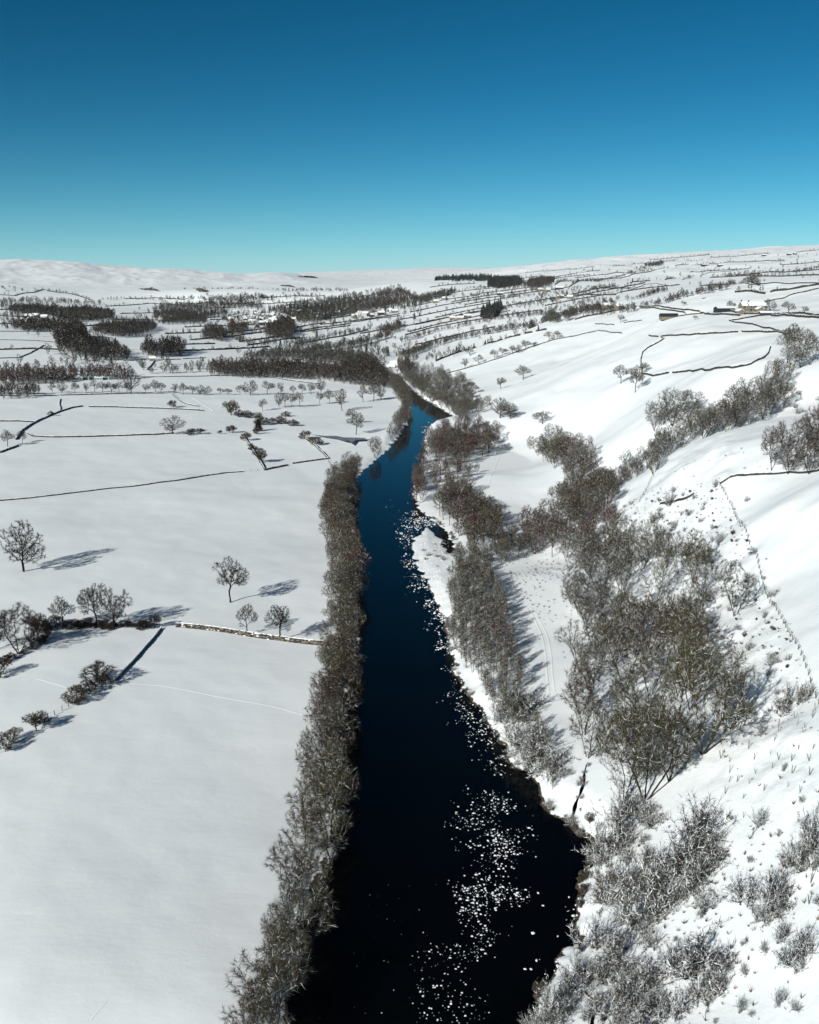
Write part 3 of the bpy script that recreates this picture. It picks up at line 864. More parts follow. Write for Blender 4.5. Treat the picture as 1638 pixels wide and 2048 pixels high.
NEAR_WALLS = [
 ([(322,1258),(300,1284),(270,1318),(248,1344),(232,1362)], 'shaded wall running downhill from the hedge to the thorn bushes', 0.8),
 ([(0,1002),(60,997),(120,990),(200,980),(280,972),(360,961),(420,951),(455,946),(488,944)], 'long ragged boundary wall crossing the big left field', 0.9),
 ([(530,941),(552,936),(577,931)], 'short wall left of the gap beside the bushy field corner', 1.3),
 ([(586,928),(620,923),(656,918)], 'short wall right of the gap, ending near the pond field', 1.3),
 ([(529,940),(520,922),(508,904),(494,884),(482,868)], 'wall under the round bush, side of the small hedged paddock', 1.3),
 ([(656,918),(646,907),(632,893),(614,880),(598,867)], 'wall with bushes along the right side of the small paddock', 1.3),
 ([(0,906),(18,899),(38,892)], 'wall stub at the left edge below the roadside trees', 1.4),
 ([(32,880),(44,862),(62,850),(82,840),(102,831),(122,823),(145,816),(166,813)], 'curved wall climbing past the lone round bush', 1.4),
 ([(56,868),(66,873),(110,875),(180,874),(250,872),(310,870),(348,867)], 'level wall ending at the big lone tree', 1.4),
 ([(0,843),(38,843),(72,845)], 'short dark wall at the left edge above the curved wall', 1.4),
 ([(120,798),(119,808),(121,820)], 'short upright-looking wall joining two level walls at left', 0.9),
 ([(0,792),(60,793),(115,792)], 'level wall at the left edge below the row of trees', 1.4),
 ([(122,791),(200,789),(270,787),(330,787)], 'level wall right of the short joining wall', 1.4),
 ([(178,814),(240,815),(300,817),(360,819),(408,822)], 'level wall in the middle of the left fields', 1.4),
 ([(344,788),(356,800),(372,808),(398,813)], 'short curved wall by the hawthorn above the level wall', 1.1),
 ([(270,754),(330,754),(400,753),(460,751),(520,751)], 'broken wall line below the caravan park trees', 1.3),
 ([(524,752),(560,758),(600,764),(640,768)], 'curving wall at the edge of the dark wood', 1.3),
 ([(0,663),(60,663),(122,665)], 'upper of the level walls in the left far fields', 1.5),
 ([(0,680),(55,681),(124,685)], 'middle of the level walls in the left far fields', 1.5),
 ([(0,717),(38,716),(62,706),(88,691)], 'bent wall below the left far fields', 1.5),
 ([(294,740),(302,731),(310,722)], 'slanting wall leading up to the small field barn', 1.6),
 ([(312,720),(340,720),(362,719)], 'level wall right of the small field barn', 1.4),
 ([(366,718),(390,717),(412,716)], 'second level wall piece right of the field barn', 1.4),
 # the slope on the right
 ([(898,746),(925,739),(953,731),(985,721),(1018,710),(1055,697),(1088,686),(1122,677),(1160,670),(1194,662)], 'long wall along the top of the riverside slope', 1.5),
 ([(1196,661),(1220,665),(1244,667)], 'short wall bending right from the end of the long slope wall', 1.4),
 ([(1298,671),(1316,674)], 'tiny wall piece left of the walled square field', 1.4),
 ([(1322,674),(1360,671),(1400,669),(1440,667),(1475,665)], 'straight upper wall of the square field', 1.6),
 ([(1483,664),(1520,664),(1556,664)], 'upper wall of the square field right of the gateway', 1.6),
 ([(1322,674),(1327,679),(1312,688),(1296,696),(1285,705),(1281,720),(1282,736),(1284,748)], 'curved left wall of the square field', 1.6),
 ([(1286,748),(1305,753),(1337,747)], 'lower left corner wall of the square field beside two trees', 1.6),
 ([(1345,746),(1380,742),(1425,740),(1465,737),(1500,730),(1525,718),(1537,706),(1541,694)], 'lower wall of the square field curving up at its right', 1.5),
 ([(1190,648),(1210,649),(1228,650)], 'short wall left of the hillside tree below the road', 1.4),
 ([(1248,646),(1266,643),(1283,641)], 'short wall right of the hillside tree below the road', 1.4),
 ([(1458,642),(1480,639),(1503,635),(1538,629)], 'upper arm of the pointed wall below the farmhouse', 1.5),
 ([(1458,642),(1480,646),(1510,651),(1540,657),(1571,664)], 'lower arm of the pointed wall below the farmhouse', 1.5),
 ([(1558,665),(1578,673),(1606,681)], 'wall falling from the pointed wall to the gill trees', 1.5),
 ([(1354,633),(1390,629),(1420,626)], 'wall between the black barn and the lane', 1.3),
 ([(1523,607),(1548,600),(1568,597),(1580,591),(1610,584),(1638,577)], 'wall climbing right from behind the farmhouse', 1.6),
 ([(1490,567),(1553,566),(1638,567)], 'level hill wall at the right edge above the farmhouse', 1.6),
 ([(1365,560),(1403,551),(1445,544),(1483,537)], 'slanting wall on the upper hill left of the bushes', 1.7),
 ([(1228,589),(1265,579),(1290,569),(1313,567),(1345,573)], 'arched wall above the reddish plantation strip', 1.6),
 ([(1228,552),(1278,547),(1328,536)], 'upper hill wall below the skyline clump', 1.7),
 ([(1404,598),(1412,596)], 'tiny wall piece above the lane', 1.2),
 ([(1440,968),(1456,958),(1473,951),(1518,949),(1580,945),(1638,942)], 'dark wall below the trees at the right edge', 0.9),
 ([(1320,1009),(1340,1005),(1360,999),(1388,988)], 'low wall stub beside the lone hillside bush', 1.0),
]
for line, lab, h in NEAR_WALLS: stone_wall(line, lab, h * 0.7, 0.42)

LANE_WALLS = [
 ([(1278,613),(1328,615),(1368,621),(1408,624),(1473,628),(1520,628)], 'upper wall of the lane to the farmhouse'),
 ([(1280,617),(1330,620),(1370,626),(1410,629),(1480,632)], 'lower wall of the lane to the farmhouse'),
 ([(1542,629),(1590,628),(1638,632)], 'upper lane wall right of the farmhouse'),
 ([(1542,632),(1590,633),(1638,637)], 'lower lane wall right of the farmhouse'),
]
for line, lab in LANE_WALLS: stone_wall(line, lab, 1.4)

# far field walls: thin dark lines, many and alike
FAR_LINES = []
def far_walls(lines, place):
    FAR_LINES.extend(lines)
    for k, l in enumerate(sorted(lines, key=lambda a: a[0][0])):
        stone_wall(l, f'far field wall, thin dark line, {nth(k)} starting from the left ' + place, 1.8, 1.1, step=3.0, snow=False, group='far field walls ' + place, rough=0.3)
far_walls([
 [(120,655),(180,652),(240,650)],[(230,640),(290,640),(340,642)],[(320,635),(400,637),(440,634)],[(330,668),(390,666),(430,662)],[(380,680),(430,676),(470,672)],[(0,648),(50,649),(100,650)],[(600,618),(660,610),(720,602)],[(560,612),(620,606)],[(440,610),(500,607)],[(520,596),(590,592),(650,592)],[(660,600),(720,594),(770,586)],
 [(250,598),(310,596),(370,600)],[(0,620),(50,618),(100,615)],[(600,665),(650,658),(700,652)],[(620,700),(660,694)],[(430,700),(480,698),(540,694)],[(700,645),(750,638),(800,632)],[(720,668),(770,658),(810,650)],
 [(440,676),(500,668),(552,660)],[(478,684),(540,676),(572,668)],[(495,691),(560,680),(600,676)],[(430,668),(480,664),(548,654)],[(455,654),(520,648)],
 [(350,703),(420,700),(470,697)],[(0,700),(80,698),(118,700)],[(240,628),(300,626),(400,630)],[(210,613),(300,607),(400,612)],[(0,590),(30,592),(70,585),(90,580)],
 [(95,582),(140,588),(180,600)],[(560,668),(640,655),(700,648)],[(590,690),(640,680),(690,672),(735,660)],[(640,640),(700,632),(760,622)],[(640,650),(720,640),(800,628)],
 [(680,620),(740,614),(800,604)],[(500,610),(560,606),(620,602)],[(420,640),(470,637),(530,636)],[(370,655),(430,652),(470,652)],[(560,662),(610,652),(650,646)],
 [(0,632),(40,634),(90,636)],[(300,690),(350,690),(430,688)],[(400,616),(470,616)],[(350,606),(420,604)]], 'in the dale bottom')
far_walls([
 [(815,664),(880,648),(950,634),(1020,622)],[(830,650),(890,637),(950,626),(1010,616)],[(870,636),(930,623),(990,612)],[(905,604),(960,594),(1020,586),(1080,578)],[(1090,612),(1150,600),(1210,590)],
 [(940,590),(1000,583),(1060,575)],[(1060,560),(1130,551),(1200,541)],[(1110,570),(1180,560),(1250,550)],[(1240,585),(1300,576),(1360,570)],[(1330,560),(1380,553)],[(1450,552),(1520,549)],[(1400,572),(1460,569),(1520,571)],[(1540,585),(1590,578),(1638,570)],
 [(1560,530),(1600,528),(1638,524)],[(1420,515),(1480,512),(1540,507)],[(1230,532),(1290,527),(1350,521)],[(1150,556),(1215,549),(1270,545)],[(980,566),(1040,558),(1090,552)],[(1300,520),(1360,515),(1420,510)],[(1470,585),(1500,583),(1530,588)],
 [(810,671),(860,657),(935,643),(1010,631),(1080,621)],[(872,723),(910,708),(947,696),(985,686),(1005,680)],[(1010,678),(1040,671)],[(1050,668),(1065,665)],[(1072,663),(1092,660)],
 [(800,655),(860,642),(930,628),(1000,615),(1060,604)],[(800,640),(860,628),(920,616),(980,606)],[(820,625),(880,612),(950,600),(1010,592)],[(830,612),(890,600),(960,590)],
 [(1000,615),(1050,606),(1110,596),(1160,586),(1230,572)],[(1100,600),(1160,592),(1230,578),(1290,566)],[(1020,592),(1080,583),(1140,574),(1200,562)],[(1180,578),(1240,577),(1262,577)],
 [(960,575),(1010,571),(1060,566),(1120,556),(1180,550)],[(1120,592),(1180,590),(1232,590)],[(1200,560),(1260,552),(1310,540)],[(1380,545),(1440,541),(1500,537)],
 [(1500,548),(1570,545),(1638,540)],[(1420,556),(1500,552),(1570,553),(1638,551)],[(1590,506),(1620,502),(1638,500)],[(1350,532),(1420,528),(1500,524),(1570,522)],
 [(880,590),(930,582),(980,577)],[(1250,618),(1220,624),(1180,632),(1150,640)],[(860,575),(900,570),(950,567)],[(1050,546),(1120,540),(1190,534)],[(1260,566),(1300,562)],
 [(830,690),(880,678),(940,664),(990,655)],[(840,600),(900,590)],[(930,610),(990,600),(1040,592)]], 'on the right hillside')

# lane, tracks and paths in the snow
def ribbon(name, line_px, width, lift, mat, step=2.0, dip=0.0):
    q = ground([a for a, _ in line_px], [b for _, b in line_px])[:, :2]
    c = resample(q, step); n = len(c)
    if n > 3:
        for _ in range(4): c[1:-1] = (c[:-2] + 2 * c[1:-1] + c[2:]) / 4
    d = np.gradient(c, axis=0); d /= np.hypot(d[:, 0], d[:, 1])[:, None] + 1e-9
    s = np.stack([d[:, 1], -d[:, 0]], 1)
    w = np.asarray(width) * np.ones(n) if np.isscalar(width) else np.interp(np.linspace(0, 1, n), np.linspace(0, 1, len(width)), width)
    offs = (-0.5, -0.25, 0, 0.25, 0.5); ups = (lift * 0.2, lift, lift - dip, lift, lift * 0.2)
    v = []
    for o_, u in zip(offs, ups):
        x = c[:, 0] + s[:, 0] * w * o_; y = c[:, 1] + s[:, 1] * w * o_
        v.append(np.column_stack([x, y, height(x, y) + u]))
    v = np.stack(v, 1); idx = np.arange(n * 5).reshape(n, 5)
    f = [(idx[i, k], idx[i + 1, k], idx[i + 1, k + 1], idx[i, k + 1]) for i in range(n - 1) for k in range(4)]
    return tag(link(name, mesh_np(name, v.reshape(-1, 3), f, None, M[mat], True)), kind='structure')
ribbon('footpath', [(72,1357),(135,1375)], 0.4, 0.05, 'snow')
ribbon('footpath', [(262,1367),(320,1370),(400,1386),(470,1400),(545,1412),(600,1428),(632,1438)], 0.4, 0.05, 'snow')
ribbon('footpath', [(1005,898),(992,930),(980,962),(968,990)], 0.8, 0.08, 'snow')
ribbon('track', [(1052,1215),(1068,1235),(1084,1270),(1092,1310),(1094,1350),(1098,1385)], 0.5, 0.07, 'snow')
ribbon('track', [(1060,1213),(1078,1236),(1095,1270),(1103,1310),(1105,1350),(1110,1385)], 0.5, 0.07, 'snow')
ribbon('footpath', [(385,796),(408,810),(428,822)], 1.6, 0.2, 'snow')
ribbon('footpath', [(182,2040),(196,2022),(206,2012),(212,2004)], 0.28, 0.035, 'snow', step=0.5)
ribbon('footpath', [(105,928),(140,925),(170,921),(205,917),(232,914)], 0.5, 0.06, 'snow')
ribbon('footpath', [(640,1196),(655,1193),(668,1191)], 0.8, 0.12, 'snow')
ribbon('stream', [(1142,1648),(1143,1636),(1149,1622),(1150,1606),(1160,1592),(1163,1578),(1169,1566),(1168,1548),(1173,1530)], [1.2, .5, .9, .35, .8, .4, .6, .25, .3], 0.12, 'water', step=0.5)
ribbon('stream', [(1182,2060),(1186,2035),(1181,2012),(1185,2000),(1178,1990),(1168,1984)], [.9, .4, .8, .5, .5, .2], 0.12, 'water', step=0.4)

# frozen pool in the riverside field
def pool():
    p = [(622,869),(650,873),(672,873),(688,877),(712,878),(733,880),(728,884),(712,885),(706,890),(702,894),(700,889),(688,886),(672,880),(648,876)]
    g = ground([a for a, _ in p], [b for _, b in p]); z = g[:, 2].max() + 0.12
    v = np.column_stack([g[:, :2], np.full(len(g), z)])
    c = v.mean(0); v = np.vstack([v, c])
    n = len(p)
    tag(link('pond', mesh_np('pond', v, None, [(i, (i + 1) % n, n) for i in range(n)], M['ice'])), kind='structure')
    g2 = height(v[:, 0], v[:, 1])
pool()

# ------------------------------------------------------------------ fences
def fence(line_px, label, spacing=3.2, h=1.25, wires=2, wob=0.1, name='post_fence'):
    g = np.random.default_rng(int(abs(line_px[0][0]) * 7 + line_px[0][1]))
    q = ground([a for a, _ in line_px], [b for _, b in line_px])[:, :2]
    c = resample(q, spacing); n = len(c); z = height(c[:, 0], c[:, 1])
    e = bpy.data.objects.new(name, None); COL.objects.link(e); e.location = (c[0, 0], c[0, 1], z[0])
    mb = MB(); mb.add([(-.07,-.07,-.3),(.07,-.07,-.3),(.07,.07,-.3),(-.07,.07,-.3),(-.06,-.06,h),(.06,-.06,h),(.06,.06,h),(-.06,.06,h),(0,0,h+.09)],
        [(0,1,5,4),(1,2,6,5),(2,3,7,6),(3,0,4,7)], [(4,5,8),(5,6,8),(6,7,8),(7,4,8)])
    pm = mb.mesh('post', M['timber'])
    for k in range(n):
        o = link('post', pm, e, loc=(c[k, 0] - c[0, 0], c[k, 1] - c[0, 1], z[k] - z[0]))
        o.rotation_euler = (g.normal(0, wob), g.normal(0, wob), g.uniform(0, 3)); o.scale = (1, 1, g.uniform(.85, 1.1))
    for u in np.linspace(0.4, 1.05, wires):
        p = np.column_stack([c[:, 0] - c[0, 0], c[:, 1] - c[0, 1], z - z[0] + u])
        v, f = frusta(p[:-1], p[1:], np.full(n - 1, .014), np.full(n - 1, .014), 3)
        link('wire', mesh_np('wire', v, f, None, M['wire']), e)
    tag(e, label, 'fence')
fence([(1440,972),(1463,1012),(1488,1056),(1512,1112),(1532,1190),(1568,1250),(1608,1325),(1637,1408)], 'post and wire fence descending the open slope at right', 3.0)
fence([(656,921),(668,942),(682,964)], 'post fence from the paddock corner to the riverside trees', 3.0)
fence([(1293,922),(1299,938),(1306,953)], 'short dark fence in the gap between the gill trees', 1.6, 1.5, 3)
fence([(1303,958),(1290,985),(1279,1004)], 'dotted fence below the gap in the gill trees', 3.0)
fence([(232,1362),(190,1378)], 'fence stretch hidden among the hedge thorn bushes', 2.5)
fence([(150,1405),(122,1423),(95,1438)], 'fence posts in the gap between the hedge bushes', 2.2)
fence([(488,944),(510,942),(529,941)], 'faint fence closing the end of the ragged boundary wall', 3.0)

# ------------------------------------------------------------------ trees standing singly on the left fields
FIELD = [  # foot x, foot y, top y, crown width, kind, tint, label
 (47,1143,1040,100,'open2','dark brown','large spreading lone tree casting a long shadow at the left edge'),
 (461,1205,1113,76,'open0','dark brown','lone upright tree in the middle of the big left field'),
 (494,1272,1208,46,'open3','dark brown','smaller left one of two trees behind the sunlit wall'),
 (559,1281,1202,62,'open1','dark brown','right one of two trees in front of the sunlit wall'),
 (125,1259,1190,56,'open4','dark brown','smallest of the three field trees standing along the hedge'),
 (192,1256,1158,64,'open0','dark brown','middle tree of the three standing along the hedge'),
 (229,1258,1170,76,'open2','dark brown','right tree of the three along the hedge, with a broad crown'),
 (40,1308,1205,110,'big1','dark brown','dense dark tree in the hedge at the left edge'),
 (-8,1300,1205,90,'big3','dark brown','dark tree cut off by the left edge beside the dense one'),
 (345,868,830,48,'open2','brown','big round-crowned lone tree at the end of the level wall'),
 (712,869,824,38,'open0','grey','front one of two lone trees near the frozen pool'),
 (706,846,816,32,'open3','grey','rear one of two lone trees near the frozen pool'),
 (684,822,776,36,'tall3','brown','tall tree in front of the riverside tree line'),
 (526,822,797,20,'open1','brown','small lone tree in the field above the pool'),
 (15,893,858,32,'open4','brown','left one of two trees by the roadside wall'),
 (44,886,860,22,'open1','brown','right one of two trees by the roadside wall'),
]
for x, y, t, w, k, c, lab in FIELD:
    p = ground(x, y)[0]
    place_tree('bare_tree', k, p, max(3.0, top_height(x, y, t, p)), px_size(w, p), c, snow=False, label=lab, rz=random.uniform(0, 6.28))

def row_of(items, name, kinds, tints, group, text, snow=False):
    """items: (foot x, foot y, top y, width) from left to right"""
    for i, (x, y, t, w) in enumerate(items):
        p = ground(x, y)[0]; tint = tints[i % len(tints)]
        place_tree(name, pick(kinds), p, max(2.0, top_height(x, y, t, p)), px_size(w, p), tint, snow, text.format(n=nth(i), c=tint), group=group)
row_of([(558,815,783,20),(571,815,784,18),(584,814,785,18),(600,813,782,22),(640,809,782,18),(659,808,777,22),(726,804,768,26),(747,803,765,30),(762,800,772,22)],
       'bare_tree', 'open', ['brown', 'grey'], 'trees along the wall above the pool field', '{c} bare tree, {n} from the left in the line above the pool field')
xs = [(8,788,760,26),(26,790,762,22),(44,788,764,24),(60,789,766,22),(105,786,763,20),(124,787,764,22),(150,787,762,22),(172,787,765,20),(190,785,758,22),(206,787,762,24),(222,787,763,24),
      (238,786,762,24),(254,787,764,22),(262,788,738,34),(292,787,766,20),(311,786,758,24),(322,787,764,22),(350,788,766,22),(366,790,764,24),(384,789,770,20),(400,790,769,22),(414,790,771,20),
      (441,789,775,16),(456,790,776,18),(480,790,769,20),(501,791,759,32),(535,789,760,30),(562,790,764,22),(588,789,770,16),(604,788,766,18),(622,790,764,20),(642,786,757,24)]
row_of(xs, 'bare_tree', 'open', ['brown', 'dark brown', 'grey'], 'long row of trees across the left fields', '{c} round-crowned tree, {n} from the left in the long field row')

# ------------------------------------------------------------------ bushes along the left hedge
BUSH = [(196,1368,1322,66,'dark brown','largest thorn bush on the hedge line, beside the shaded wall'),(168,1388,1358,40,'dark brown','low thorn bush left of the largest hedge bush'),
 (150,1408,1372,40,'brown','round thorn bush at the lower end of the bush clump'),(70,1458,1424,54,'dark brown','thorn bush standing alone on the lower hedge line'),
 (30,1482,1456,38,'brown','small thorn bush near the left edge of the lower hedge'),(4,1502,1466,40,'dark brown','thorn bush cut by the left edge on the lower hedge'),
 (108,1252,1232,40,'dark brown','undergrowth bush left of the smallest hedge tree'),(150,1256,1236,44,'dark brown','undergrowth bush between the first two hedge trees'),
 (172,1254,1236,36,'dark brown','undergrowth bush left of the middle hedge tree'),(212,1257,1240,36,'brown','undergrowth bush between the tall hedge trees'),
 (282,1258,1238,32,'dark brown','low dark bush right of the hedge trees'),(310,1258,1230,28,'dark brown','dark bush at the top end of the shaded wall'),
 (82,1290,1240,44,'dark brown','dark bush between the dense tree and the hedge trees'),(70,1262,1228,50,'brown','brown bush behind the dense tree on the left'),(6,1352,1318,44,'dark brown','black bush at the left edge below the dense tree'),
 (392,869,857,40,'dark brown','low spreading bush beside the big lone tree'),(519,925,897,30,'olive','round olive bush on the paddock wall'),
 (505,900,886,22,'grey','middle bush on the paddock wall'),(492,882,864,22,'grey','upper bush on the paddock wall'),(440,868,860,10,'brown','tiny bush on the level wall line'),
 (461,866,850,24,'dark brown','dark round bush above the paddock wall'),(461,831,800,34,'olive','pale olive bush at the start of the slanting hedge'),(478,834,818,20,'brown','second bush of the slanting hedge'),
 (494,836,820,20,'brown','third bush of the slanting hedge'),(522,850,824,34,'olive','large bush in the middle of the slanting hedge'),(545,849,835,20,'brown','low hedge bush right of the dark evergreen'),
 (564,847,830,26,'brown','brown bush in the right half of the slanting hedge'),(584,852,838,26,'brown','bush near the right end of the slanting hedge'),(572,833,822,20,'grey','grey bush behind the slanting hedge'),
 (612,878,861,24,'olive','upper bush on the right paddock wall'),(630,890,873,30,'olive','lower bush on the right paddock wall'),(102,832,821,11,'dark brown','lone round bush on the curved wall'),
 (346,815,800,20,'brown','hawthorn on the short curved wall'),(516,868,855,20,'brown','bush at the foot of the dark evergreen')]
for x, y, t, w, c, lab in BUSH:
    p = ground(x, y)[0]
    hb = max(1.2, top_height(x, y, t, p))
    place_tree('thorn_bush', pick('thorn'), (p[0], p[1], p[2] - 0.16 * hb), hb * 1.2, px_size(w * 1.25, p), c, False, lab, 'bush', 'bushes along the left hedges')
p = ground(517, 862)[0]
place_tree('evergreen_bush', 'conifer0', p, top_height(517, 862, 838, p), px_size(24, p), 'dark brown', False, 'dark evergreen in the slanting hedge', 'bush')
# scrub filling the hedge under the trees on the left
def hedge(line, name, label, spacing=1.2, h=(1.2, 2.4), tint='dark brown'):
    pts = along(line, spacing, 1.5, seed=int(line[0][0]) + 3)
    e = bpy.data.objects.new(name, None); COL.objects.link(e); o = pts[0]; e.location = o
    for q in pts:
        k = pick('thorn'); s = random.uniform(*h) / PROTO[k]['H']
        b = link('bush', PROTO[k]['crown'], e, loc=tuple(q - o), rz=random.uniform(0, 6), sc=(s * 1.2, s * 1.2, s), color=np.array(TINTS[tint]) * random.uniform(.85, 1.2))
    tag(e, label, 'hedge')
hedge([(90,1262),(150,1256),(220,1256),(300,1254)], 'field_hedge', 'low tangled hedge under the three field trees')
hedge([(0,1330),(40,1312),(80,1290),(100,1268)], 'field_hedge', 'dark hedge curving round the dense tree at the left edge')

# ------------------------------------------------------------------ riverside and slope woods: each tree on its own
def wood(pts, name, kinds, h, tints, place, group, snow=True, shared=False, order='up', hscale=None):
    """feet of the trees; ordered by distance from the viewer"""
    pts = pts[np.argsort(np.hypot(pts[:, 0], pts[:, 1]))]
    for i, q in enumerate(pts):
        tint = random.choices(list(tints), list(tints.values()))[0]
        kk = pick(kinds if isinstance(kinds, str) else random.choice(kinds))
        hh = random.uniform(*h)
        noun = 'bush' if name.endswith(('shrub', 'bush')) else 'slender tree' if name.startswith('young') else 'bare tree'
        lab = f'{tint} {noun}, {nth(i)} nearest of those {place}'
        place_tree(name, kk, q, hh, None, tint, snow, lab, 'bush' if noun == 'bush' else 'tree', group, jit=0.22)
LB = [(528,2140),(572,2060),(598,1990),(618,1920),(636,1850),(652,1785),(668,1710),(676,1640),(679,1560),(682,1480),(690,1400),(700,1330),(706,1250),(710,1180),(706,1120),(697,1080),(690,1040),(694,1000),(704,962),(722,946)]
LB = [(x - 7 * (y / 1300) ** 1.5, y) for x, y in LB]
wood(along(LB, 4.8, 3.2, 1, 0.05), 'riverside_tree', ['bank', 'tall'], (9.5, 16), {'olive': 4, 'brown': 3, 'russet': 1.2, 'grey': 3}, 'along the left river bank', 'trees lining the left river bank')
LB2 = [(x - 24 * (y / 1500) ** .5 - 6, y) for x, y in LB]
wood(along(LB2[:-1], 7.2, 4.0, 2, 0.2), 'riverside_tree', ['bank', 'tall'], (6, 13), {'olive': 3, 'brown': 4, 'russet': 2, 'grey': 2}, 'in the field-side row of the left bank strip', 'field-side trees of the left bank strip')
wood(along([(676,1075),(668,1045),(672,1015),(690,985)], 6, 4, 3), 'riverside_tree', 'bank', (11, 14), {'brown': 3, 'olive': 2}, 'in the wide clump at the left bank bend', 'clump at the left bank bend')
wood(along([(735,940),(752,926),(768,915),(785,897),(800,872),(812,845),(816,818),(800,793),(785,772),(768,755)], 5.0, 6, 4, .2), 'waterside_tree', ['bank', 'big'], (11, 15), {'olive': 3, 'brown': 4}, 'on the left bank above the bend', 'left bank trees above the bend')
wood(scatter([(690,1150),(702,1150),(672,1700),(655,1700)], 3.0, 5, 40), 'bank_shrub', 'shrub', (1.8, 3.2), {'olive': 1, 'brown': 1}, 'of the undergrowth on the left bank', 'left bank undergrowth')
# right side of the river
wood(scatter([(896,1230),(905,1180),(935,1150),(975,1165),(1008,1225),(1030,1300),(1040,1360),(1030,1420),(1005,1465),(975,1445),(942,1392),(912,1330)], 2.8, 6, 200), 'young_alder', 'pole', (6, 9.5), {'olive': 3, 'grey': 4, 'brown': 1.5, 'russet': .5},
     'packed in the slender grove right of the river', 'slender grove right of the river', shared=True)
wood(scatter([(990,1440),(1050,1400),(1075,1460),(1100,1540),(1135,1625),(1095,1605),(1055,1560),(1025,1510)], 2.2, 7, 110), 'young_alder', ['pole', 'shrub'], (2.5, 7), {'grey': 3, 'olive': 2},
     'thinning out below the slender grove', 'saplings below the slender grove', shared=True)
wood(scatter([(852,908),(862,880),(885,864),(940,860),(978,868),(998,890),(980,908),(940,926),(890,934)], 4.6, 8, 70), 'alder_tree', ['tall', 'bank'], (11, 14), {'russet': 4, 'brown': 3, 'olive': 2}, 'in the dense wood on the river bend', 'dense wood on the river bend')
wood(along([(838,990),(834,965),(842,935),(848,915)], 4.5, 3, 18, 0.2), 'alder_tree', ['bank', 'tall'], (7, 11), {'russet': 3, 'brown': 2}, 'overhanging the water above the spit', 'trees overhanging the water above the spit')
wood(ground([848, 852, 838, 842, 834, 880, 900, 915, 868], [955, 948, 985, 1000, 1010, 965, 975, 958, 968]), 'alder_tree', ['bank', 'tall'], (9, 14), {'russet': 4, 'brown': 2}, 'on the spit below the bend wood', 'russet trees on the spit')
wood(scatter([(880,1030),(905,1010),(960,1020),(1000,1045),(1010,1080),(990,1118),(945,1120),(915,1095),(893,1060),(868,1030)], 4.8, 9, 50), 'riverside_tree', ['tall', 'bank'], (10, 15), {'brown': 3, 'olive': 3, 'russet': 1.5}, 'in the clump beside the side channel', 'clump beside the side channel')
wood(scatter([(1075,905),(1110,885),(1160,905),(1195,945),(1225,985),(1220,1030),(1190,1060),(1150,1060),(1120,1020),(1125,970)], 5.8, 10, 70), 'alder_tree', ['bank', 'big', 'tall'], (10, 14), {'russet': 1.5, 'brown': 3, 'olive': 4, 'grey': 2}, 'in the wood right of the snowy meadow', 'wood right of the snowy meadow')
wood(scatter([(1030,1075),(1070,1060),(1130,1050),(1200,1050),(1240,1075),(1200,1115),(1150,1125),(1090,1110),(1050,1100)], 5.6, 11, 40), 'alder_tree', ['bank', 'tall'], (11, 14), {'russet': 4, 'brown': 2, 'olive': 1}, 'on the stream bank above the reedy meadow', 'stream bank trees above the reedy meadow')
wood(scatter([(1170,1120),(1230,1100),(1320,1120),(1400,1160),(1440,1210),(1420,1290),(1340,1300),(1250,1310),(1165,1310),(1150,1220)], 8.2, 12, 60), 'slope_tree', ['big', 'bank'], (11, 16), {'olive': 4, 'grey': 4, 'russet': .8, 'brown': 2}, 'in the upper slope wood at right', 'upper slope wood')
wood(scatter([(1175,1330),(1260,1320),(1360,1320),(1380,1400),(1330,1480),(1300,1540),(1230,1590),(1180,1560),(1165,1430)], 8.4, 13, 50), 'slope_tree', ['big', 'bank'], (12, 18), {'olive': 4, 'grey': 4, 'brown': 1.5}, 'in the lower slope wood at right', 'lower slope wood')
for x, y, t, w, lab in [(1405,1505,1262,210,'great spreading tree at the right end of the slope wood'),(1340,1560,1420,130,'leaning tree at the lower right corner of the slope wood'),(1290,1600,1350,190,'tall many-stemmed tree at the foot of the slope wood'),
                        (1455,1460,1330,120,'tree on the right fringe of the slope wood'),(1245,1605,1420,130,'many-stemmed tree by the stream at the foot of the slope wood')]:
    p = ground(x, y)[0]
    place_tree('slope_tree', pick('big'), p, min(22, top_height(x, y, t, p)), px_size(w, p), 'olive', True, lab)
# gill trees behind the near slope
wood(scatter([(1310,950),(1345,905),(1400,880),(1470,862),(1540,838),(1580,800),(1590,780),(1545,775),(1500,800),(1440,840),(1360,880),(1300,915)], 6.2, 14, 75), 'gill_tree', ['big', 'bank'], (11, 15), {'grey': 4, 'olive': 3, 'brown': 2}, 'in the gill behind the near slope', 'gill trees')
wood(scatter([(1498,944),(1530,915),(1600,890),(1660,880),(1660,940),(1560,945)], 5.0, 15, 40), 'gill_tree', ['bank', 'tall'], (10, 14), {'brown': 3, 'russet': 2, 'olive': 2}, 'above the dark wall at the right edge', 'trees above the dark wall')
wood(scatter([(1215,955),(1260,935),(1300,925),(1285,948),(1240,975),(1215,985)], 6.0, 16, 20), 'gill_tree', ['bank'], (7, 10), {'olive': 3, 'dark brown': 2}, 'left of the gap in the gill trees', 'trees left of the gap')
row_of([(1310,862,800,60),(1345,850,772,80),(1375,836,775,60),(1325,850,790,50)], 'gill_tree', 'big', ['grey', 'olive'], 'gill clump on the open slope', '{c} tree, {n} from the left in the clump on the open slope', True)
row_of([(1575,725,655,50),(1600,735,650,60),(1620,730,665,40),(1585,745,690,44),(1555,745,715,24)], 'gill_tree', 'big', ['grey', 'olive'], 'clump at the right end of the square field', '{c} tree, {n} planted in the clump right of the square field', True)
